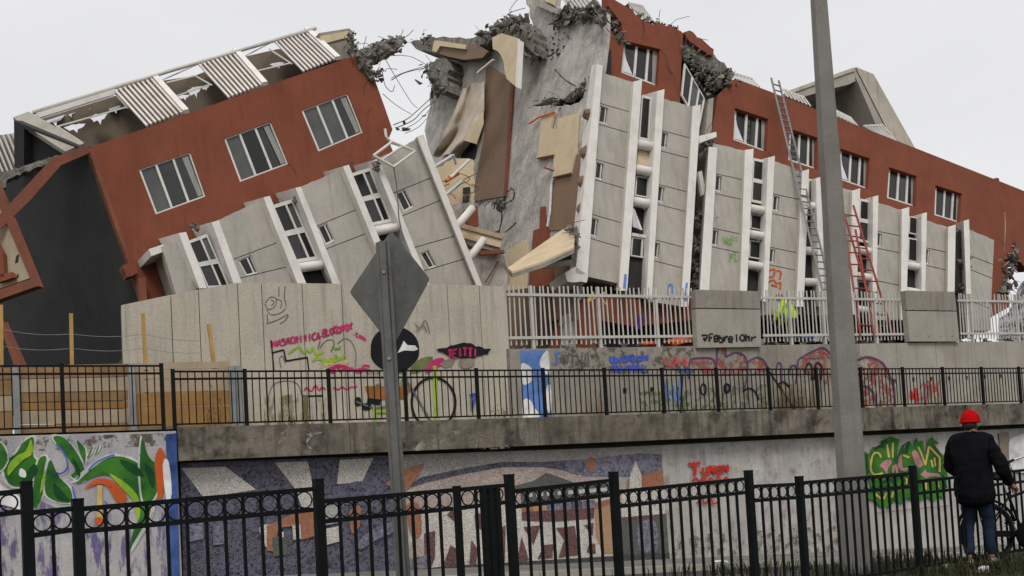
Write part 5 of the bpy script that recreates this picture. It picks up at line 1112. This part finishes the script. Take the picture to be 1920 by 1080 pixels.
word('UNIDAD', 1145, 680, 1192, 678, 11, PR, dr[0] + .004, 2.6, 'p_blue', low); word('ON', 1196, 678, 1216, 676, 11, PR, dr[0] + .004, 2.6, 'p_blue', low); word('ANIMAL', 1146, 700, 1216, 696, 14, PR, dr[0] + .006, 2.6, 'p_blue', low)
for pts in ([(1293, 700), (1294, 680), (1302, 673), (1330, 672), (1340, 680), (1345, 700)], [(1345, 700), (1346, 655), (1359, 653), (1361, 670), (1377, 663), (1391, 665), (1399, 676), (1402, 700)], [(1403, 700), (1404, 682), (1422, 672), (1432, 678), (1440, 700)], [(1497, 679), (1503, 671), (1528, 659), (1543, 654), (1556, 664), (1560, 690), (1552, 720), (1500, 712)], [(1608, 676), (1626, 670), (1646, 676), (1658, 688), (1670, 712), (1676, 770), (1612, 770)]):
    rt(pts, 's_rose', 3, 'graffiti_patch')
tagw([[(1291, 710), (1293, 680), (1302, 672), (1330, 671), (1340, 678), (1346, 700)], [(1344, 683), (1345, 655), (1352, 651), (1360, 654), (1361, 669)], [(1361, 669), (1377, 661), (1392, 664), (1400, 675), (1402, 700), (1394, 735)], [(1402, 680), (1410, 673), (1422, 670), (1433, 677), (1441, 692)], [(1495, 690), (1497, 676), (1503, 670), (1527, 657), (1543, 652), (1555, 661), (1562, 680)], [(1455, 700), (1458, 682), (1465, 684), (1466, 720)], [(1480, 700), (1484, 686), (1495, 690), (1492, 720)]], 3, 'p_plum', low, PR, dr[0] + .004)
tagw([[(1438, 690), (1460, 722), (1493, 772)], [(1393, 735), (1403, 728), (1415, 733), (1423, 750)], [(1460, 720), (1470, 716), (1480, 726)], [(1510, 700), (1514, 682), (1522, 686), (1522, 712)], [(1526, 712), (1530, 682), (1540, 686), (1540, 712)], [(1280, 700), (1276, 780)]], 3, 'p_black', low, PR, dr[0] + .008)
tagw([[(1608, 675), (1626, 669), (1647, 675), (1660, 687), (1670, 708), (1677, 730), (1679, 775)], [(1612, 723), (1626, 725), (1638, 737), (1646, 770)]], 3.5, 'p_plum', low, PR, dr[0] + .012)
tagw([[(1319 + 5 * math.cos(k * .524), 730 + 10 * math.sin(k * .524)) for k in range(13)]], 3, 'p_black', low, PR, dr[0] + .004, 'graffiti_ring')
rt([(1363 + 7 * math.cos(k * .524), 728 + 10 * math.sin(k * .524)) for k in range(12)], 'p_black', 0, 'graffiti_ring'); rt([(1363 + 3 * math.cos(k * .785), 728 + 5 * math.sin(k * .785)) for k in range(8)], 'p_grey', 0, 'graffiti_ring')
scrib(1708, 1722, 728, 755, 2, 2.5, 'p_red', low, PR, dr[0] + .004); scrib(1728, 1762, 712, 756, 2, 2, 'p_rose', low, PR, dr[0] + .006); scrib(1245, 1290, 668, 690, 2, 3, 'p_rose', low, PR, dr[0] + .008); scrib(1244, 1276, 700, 765, 1, 3, 'p_sky', low, PR, dr[0] + .01); scrib(1270, 1300, 690, 700, 1, 3, 'p_navy', low, PR, dr[0] + .012)
scrib(1505, 1560, 660, 672, 1, 3, 'p_rose', low, PR, dr[0] + .013)
P21 = U(-2.1)
pan = [o for o in bpy.data.objects if o.name.startswith('concrete_panel')][0]
word('7', 1315, 640, 1327, 640, 11, P21, .006, 2.6, 'p_black', pan, gap=.1); word('Febre', 1330, 641, 1376, 640, 14, P21, .006, 2.6, 'p_black', pan); word('10hr', 1377, 640, 1420, 640, 13, P21, .006, 2.4, 'p_black', pan)
# sprayed marks on the facade, pale scrawl on the beam
paint('p_lime_faint', (.3, .5, .16), .5, sc=30)
scrib(1352, 1380, 440, 462, 2, 4, 'p_lime_faint', RB, RP, .955); scrib(1366, 1386, 472, 490, 1, 4, 'p_lime_faint', RB, RP, .957)
tagw([[(1442, 508), (1452, 505), (1450, 518), (1442, 520)], [(1456, 508), (1464, 510), (1462, 524)], [(1440, 530), (1450, 525), (1456, 532), (1464, 530), (1462, 543)], [(1446, 534), (1458, 538)]], 4, 'p_orange', RB, RP, .957)
tagw([[(1252, 553), (1254, 536), (1260, 535), (1261, 550)]], 3.5, 'p_sky', RB, RP, .957); tagw([[(1173, 514), (1171, 541)]], 5, 'p_sky', RB, RP, 1.206); tagw([[(1288, 530), (1284, 565)]], 4.5, 'p_sky', RB, RP, 1.206)
tagw([[(474, 838), (476, 820), (500, 818), (502, 848)], [(500, 820), (530, 812), (545, 800)], [(585, 815), (575, 830), (585, 842), (620, 838)], [(575, 815), (610, 810)], [(680, 825), (690, 812), (700, 820), (695, 835)], [(530, 812), (520, 840)]], 4, 's_pale', beam, U(.12), .006)
flat('pale_stain', [(780, 845), (800, 820), (850, 808), (900, 815), (960, 838), (900, 842), (840, 836)], U(.12), .005, 's_pale', beam, 4)
# ================================================================== people
def skin_mesh(name, verts, edges, radii, m, parent, sub=2):
    off = root_of(parent).location
    me = bpy.data.meshes.new(name + '_skel'); me.from_pydata([tuple(Vector(v) - off) for v in verts], edges, [])
    o = bpy.data.objects.new(name + '_skel', me); col.objects.link(o)
    md = o.modifiers.new('skin', 'SKIN'); md.use_smooth_shade = True
    sv = me.skin_vertices[0].data
    for i, r in enumerate(radii): sv[i].radius = r if isinstance(r, tuple) else (r, r); sv[i].use_root = (i == 0)
    o.modifiers.new('sub', 'SUBSURF').levels = sub
    bpy.context.view_layer.update()
    dg = bpy.context.evaluated_depsgraph_get(); nm = bpy.data.meshes.new_from_object(o.evaluated_get(dg))
    nm.name = name; bpy.data.objects.remove(o); bpy.data.meshes.remove(me)
    if name in ('jacket', 'trousers'):
        for v in nm.vertices:
            q = v.co; a = .016 * noise.noise(Vector((q.x * 9, q.y * 9, q.z * 5))) + .012 * noise.noise(Vector((q.x * 4, q.y * 4, q.z * 22)))
            v.co = q + v.normal * a
    nm.materials.clear(); nm.materials.append(MATS[m])
    for p in nm.polygons: p.use_smooth = True
    return link(name, nm, parent)
def figure(base, fw, lab, joints, cloth, cap=None, scale=1.0):
    """joints in body axes (right, forward, up) metres"""
    fw = fw.normalized(); rt_ = Vector((fw.y, -fw.x, 0))
    def T(p): return base + (rt_ * p[0] + fw * p[1] + Vector((0, 0, p[2]))) * scale
    root = thing('person', base, lab, 'person')
    J = joints
    V = [J['pelvis'], J['spine'], J['chest'], J['neck'], J['chin'], J['head'], J['crown']]; E = [(0, 1), (1, 2), (2, 3), (3, 4), (4, 5), (5, 6)]
    Rr = [(.13, .11), (.125, .1), (.15, .105), (.058, .06), (.068, .075), (.082, .098), (.06, .07)]
    def chain(st, pts, rr):
        k = st
        for p, r in zip(pts, rr): V.append(p); Rr.append(r); E.append((k, len(V) - 1)); k = len(V) - 1
        return k
    hd = Vector(J['head']); f_ = (Vector(J['nose']) - hd)
    chain(5, [tuple(hd + f_ * 1.0)], [.016]); sd_ = f_.cross(Vector((0, 0, 1))).normalized()
    for s in (-1, 1): chain(5, [tuple(hd + sd_ * s * .088 + Vector((0, 0, -.01)))], [(.014, .024)])
    for s in 'lr':
        h = chain(2, [J['sh_' + s], J['el_' + s], J['wr_' + s], J['ha_' + s]], [.06, .045, .031, (.036, .022)])
        w_, ha = Vector(J['wr_' + s]), Vector(J['ha_' + s]); d = (ha - w_).normalized(); sx_ = d.cross(Vector((0, 0, 1))).normalized(); dn = Vector((0, 0, -1))
        for i, (o_, ln) in enumerate(((-.03, .07), (-.01, .08), (.01, .076), (.03, .06))):
            a = ha + sx_ * o_ + d * ln * .5; chain(h, [tuple(a), tuple(a + d * ln * .3 + dn * ln * .35), tuple(a + d * ln * .05 + dn * ln * .7)], [.010, .009, .008])
        chain(h, [tuple(ha - d * .03 + sx_ * (.045 if s == 'l' else -.045)), tuple(ha + d * .01 + sx_ * (.06 if s == 'l' else -.06) + dn * .02)], [.011, .009])
        chain(0, [J['hip_' + s], J['kn_' + s], J['an_' + s], J['to_' + s]], [.075, .045, .035, .035])
    skin_mesh('body', [T(p) for p in V], E, [(r[0] * scale, r[1] * scale) if isinstance(r, tuple) else r * scale for r in Rr], 'skin', root)
    # jacket
    V = [J['hem'], J['spine'], J['chest'], J['collar']]; E = [(0, 1), (1, 2), (2, 3)]; Rr = [(.25, .21), (.225, .185), (.215, .155), (.095, .1)]
    for s in 'lr':
        k = 2
        for p, r in ((J['sh_' + s], .1), (J['el_' + s], .088), (J['wr_' + s], .062)): V.append(p); Rr.append(r); E.append((k, len(V) - 1)); k = len(V) - 1
    skin_mesh('jacket', [T(p) for p in V], E, [(r[0] * scale, r[1] * scale) if isinstance(r, tuple) else r * scale for r in Rr], cloth[0], root, 3)
    V = [J['pelvis']]; Rr = [(.12, .1)]; E = []
    for s in 'lr':
        k = 0
        for p, r in ((J['hip_' + s], .09), (J['kn_' + s], .066), (tuple(Vector(J['an_' + s]) + Vector((0, 0, .03))), .062)): V.append(p); Rr.append(r); E.append((k, len(V) - 1)); k = len(V) - 1
    skin_mesh('trousers', [T(p) for p in V], E, Rr, cloth[1], root)
    for s in 'lr':
        a, b = Vector(J['an_' + s]), Vector(J['to_' + s]); bk = a + (a - b).normalized() * .05; bk.z = b.z
        skin_mesh('shoe', [T(tuple(bk)), T((a.x, a.y, b.z + .02)), T(tuple(b)), T(tuple(b + (b - bk).normalized() * .06))], [(0, 1), (1, 2), (2, 3)], [.042, .052, .046, .034], cloth[2], root)
    # cap: dome over the crown
    c = T(J['head']) + Vector((0, 0, .035)); bm = bmesh.new(); bmesh.ops.create_uvsphere(bm, u_segments=24, v_segments=14, radius=1)
    for v in bm.verts:
        z = v.co.z
        if z < -.1: v.co.z = -.1 - (abs(z) - .1) * .25; v.co.x *= 1.0 + .03 * math.sin(8 * math.atan2(v.co.y, v.co.x)) * 0
        rr = 1 + .025 * noise.noise(v.co * 4)
        rr *= 1 + .03 * noise.noise(v.co * 2.2 + Vector((3, 1, 7)))
        v.co = Vector((v.co.x * .105 * rr, v.co.y * .115 * rr, v.co.z * .122 * rr)) * scale
    V = [c + rt_ * v.co.x + fw * v.co.y + Vector((0, 0, v.co.z)) for v in bm.verts]; FA = [tuple(v.index for v in f.verts) for f in bm.faces]; bm.free()
    kc = mk('cap', [(V, FA)], cap, root, True)
    ring = [c + (rt_ * (.099 * math.cos(k * .3142)) + fw * (.109 * math.sin(k * .3142)) + Vector((0, 0, -.015))) * scale for k in range(20)]
    mk('cap_brim', [g_tube(ring, .017 * scale, 6, True)], cap, kc, True)
    hb = [g_rock(T(tuple(Vector(J['head']) + Vector((0, -.03, -.02)))), (.086 * scale, .086 * scale, .075 * scale), 2, 2, .1)]
    mk('hair', hb, 'hair', root, True)
    return root
wk = at_z(1838, 1064, 0.0)
jw = dict(pelvis=(0, 0, .93), spine=(0, .01, 1.12), chest=(0, .0, 1.34), neck=(0, .01, 1.5), collar=(0, .02, 1.56), chin=(0, .03, 1.57), head=(0, .04, 1.645), crown=(0, .03, 1.72), nose=(.03, .145, 1.63), hem=(0, 0, .66),
          sh_l=(-.18, .0, 1.43), el_l=(-.27, .06, 1.14), wr_l=(-.14, .28, 1.02), ha_l=(-.1, .36, 1.0), sh_r=(.18, .0, 1.43), el_r=(.30, .02, 1.12), wr_r=(.34, .22, .92), ha_r=(.35, .29, .89),
          hip_l=(-.095, 0, .88), kn_l=(-.10, .07, .5), an_l=(-.1, -.06, .1), to_l=(-.1, .07, .045), hip_r=(.095, 0, .88), kn_r=(.1, .1, .5), an_r=(.1, .12, .09), to_r=(.1, .26, .045))
figure(wk, Vector((.62, .78, 0)), 'walker in black jacket, jeans and red knit cap pushing a bicycle', jw, ('black_cloth', 'jeans', 'galvanised'), 'red_knit', .955)
wb = wp(tx(1485, 640, -3.1), -3.1, ztop(8))
jb = dict(pelvis=(0, -.08, .9), spine=(0, .02, 1.08), chest=(0, .13, 1.28), neck=(0, .2, 1.4), collar=(0, .2, 1.4), chin=(0, .26, 1.43), head=(0, .29, 1.5), crown=(0, .28, 1.58), nose=(0, .39, 1.46), hem=(0, -.1, .76),
          sh_l=(-.18, .14, 1.33), el_l=(-.26, .22, 1.05), wr_l=(-.2, .42, .86), ha_l=(-.19, .48, .8), sh_r=(.18, .14, 1.33), el_r=(.26, .22, 1.05), wr_r=(.2, .45, .76), ha_r=(.19, .5, .7),
          hip_l=(-.095, -.1, .83), kn_l=(-.11, .06, .48), an_l=(-.11, -.02, .1), to_l=(-.11, .1, .045), hip_r=(.095, -.1, .83), kn_r=(.11, .08, .48), an_r=(.11, .0, .1), to_r=(.11, .13, .045))
figure(wb, Vector((-.75, .6, 0)), 'stooping worker in bright yellow-green jacket behind the white fence', jb, ('hi_vis', 'dark_trousers', 'black_cloth'), 'red_steel', 1.0)
# ------------------------------------------------------------------ bicycle pushed along by the walker
bo = at_z(1856, 1056, 0.0); bd = Vector((.985, .17, 0)).normalized(); bs_ = Vector((bd.y, -bd.x, 0))
bk = thing('bicycle', bo, 'black city bicycle with swept handlebar pushed by the walker', 'bicycle')
def B(x, z, s=0): return bo + bd * x + bs_ * s + Vector((0, 0, z))
WR = .34
def wheel(x):
    rg = [B(x + (WR - .02) * math.cos(k * math.pi / 16), WR + (WR - .02) * math.sin(k * math.pi / 16)) for k in range(32)]
    w_ = mk('wheel', [g_tube([B(x, WR, -.05), B(x, WR, .05)], .025, 10)], 'alu', bk)
    mk('tyre', [g_tube(rg, .022, 8, True)], 'rubber', w_, True)
    mk('rim', [g_tube([B(x + (WR - .05) * math.cos(k * math.pi / 16), WR + (WR - .05) * math.sin(k * math.pi / 16)) for k in range(32)], .012, 6, True)], 'black_metal', w_, True)
    mk('spokes', [g_tube([B(x, WR, .02 * (-1) ** k), B(x + (WR - .05) * math.cos(k * math.pi / 12), WR + (WR - .05) * math.sin(k * math.pi / 12))], .0018, 3, caps=False) for k in range(24)], 'black_metal', w_)
    mk('mudguard', [g_tube([B(x + (WR + .03) * math.cos(a), WR + (WR + .03) * math.sin(a)) for a in [.3 + .19 * k for k in range(14)]], .016, 6)], 'black_metal', bk, True)
wheel(0); wheel(1.08)
bbk = B(.45, .28); st_ = B(.28, .78); hdt, hdb = B(.82, .86), B(.87, .66)
mk('frame', [g_tube([bbk, st_], .017, 8), g_tube([bbk, hdb], .02, 8), g_tube([st_.lerp(bbk, .12), hdt], .017, 8), g_tube([hdt, hdb], .022, 8), g_tube([bbk, B(0, WR, .04)], .01, 6), g_tube([bbk, B(0, WR, -.04)], .01, 6), g_tube([st_.lerp(bbk, .1), B(0, WR, .04)], .009, 6), g_tube([st_.lerp(bbk, .1), B(0, WR, -.04)], .009, 6)], 'black_metal', bk)
mk('fork', [g_tube([hdb, B(.95, .5, s), B(1.08, WR, s)], .012, 6) for s in (-.05, .05)], 'black_metal', bk)
mk('seat_post', [g_tube([st_, B(.24, .93)], .013, 8)], 'alu', bk)
mk('saddle', [g_rock(B(.21, .955), (.13, .07, .04), 1, 2, .12)], 'rubber', bk, True)
stem = B(.8, 1.02); mk('stem', [g_tube([hdt, stem, B(.84, 1.08)], .014, 8)], 'alu', bk)
hb = mk('handlebar', [g_tube(catmull([tuple(B(.52, 1.1, .29 * s)), tuple(B(.62, 1.14, .28 * s)), tuple(B(.76, 1.17, .2 * s)), tuple(B(.84, 1.08, 0))], 5, False), .012, 8) for s in (-1, 1)], 'alu', bk, True)
for s in (-1, 1): mk('grip', [g_tube([B(.50, 1.095, .292 * s), B(.6, 1.135, .283 * s)], .018, 8)], 'rubber', hb); mk('brake_lever', [g_tube([B(.66, 1.14, .27 * s), B(.58, 1.08, .28 * s), B(.54, 1.05, .28 * s)], .006, 5)], 'alu', hb)
mk('chain_guard', [g_bar(B(.05, .33, .06), B(.5, .3, .06), .012, .07)], 'black_metal', bk); mk('crank', [g_tube([B(.45, .28, -.07), B(.45, .28, .07)], .03, 8), g_tube([B(.45, .28, .07), B(.53, .14, .08)], .01, 6), g_tube([B(.45, .28, -.07), B(.37, .42, -.08)], .01, 6)], 'alu', bk)
for x, z, s in ((.53, .14, .12), (.37, .42, -.12)): mk('pedal', [g_bar(B(x - .04, z, s), B(x + .04, z, s), .08, .02)], 'rubber', bk)
mk('rack', [g_bar(B(-.2, .74, s), B(.26, .76, s), .012) for s in (-.06, .06)] + [g_bar(B(-.08, .74, s), B(0, WR, s), .01) for s in (-.06, .06)], 'black_metal', bk); mk('lamp', [g_rock(B(-.2, .66), (.03, .03, .03), 3, 2, .05)], 'netting', bk, True)
tag(mk('pannier_bag', [g_rock(B(.42, .3, .16), (.16, .06, .17), 5, 3, .18)], 'black_cloth', None, True), 'black bag slung low on the bicycle frame', 'bag')
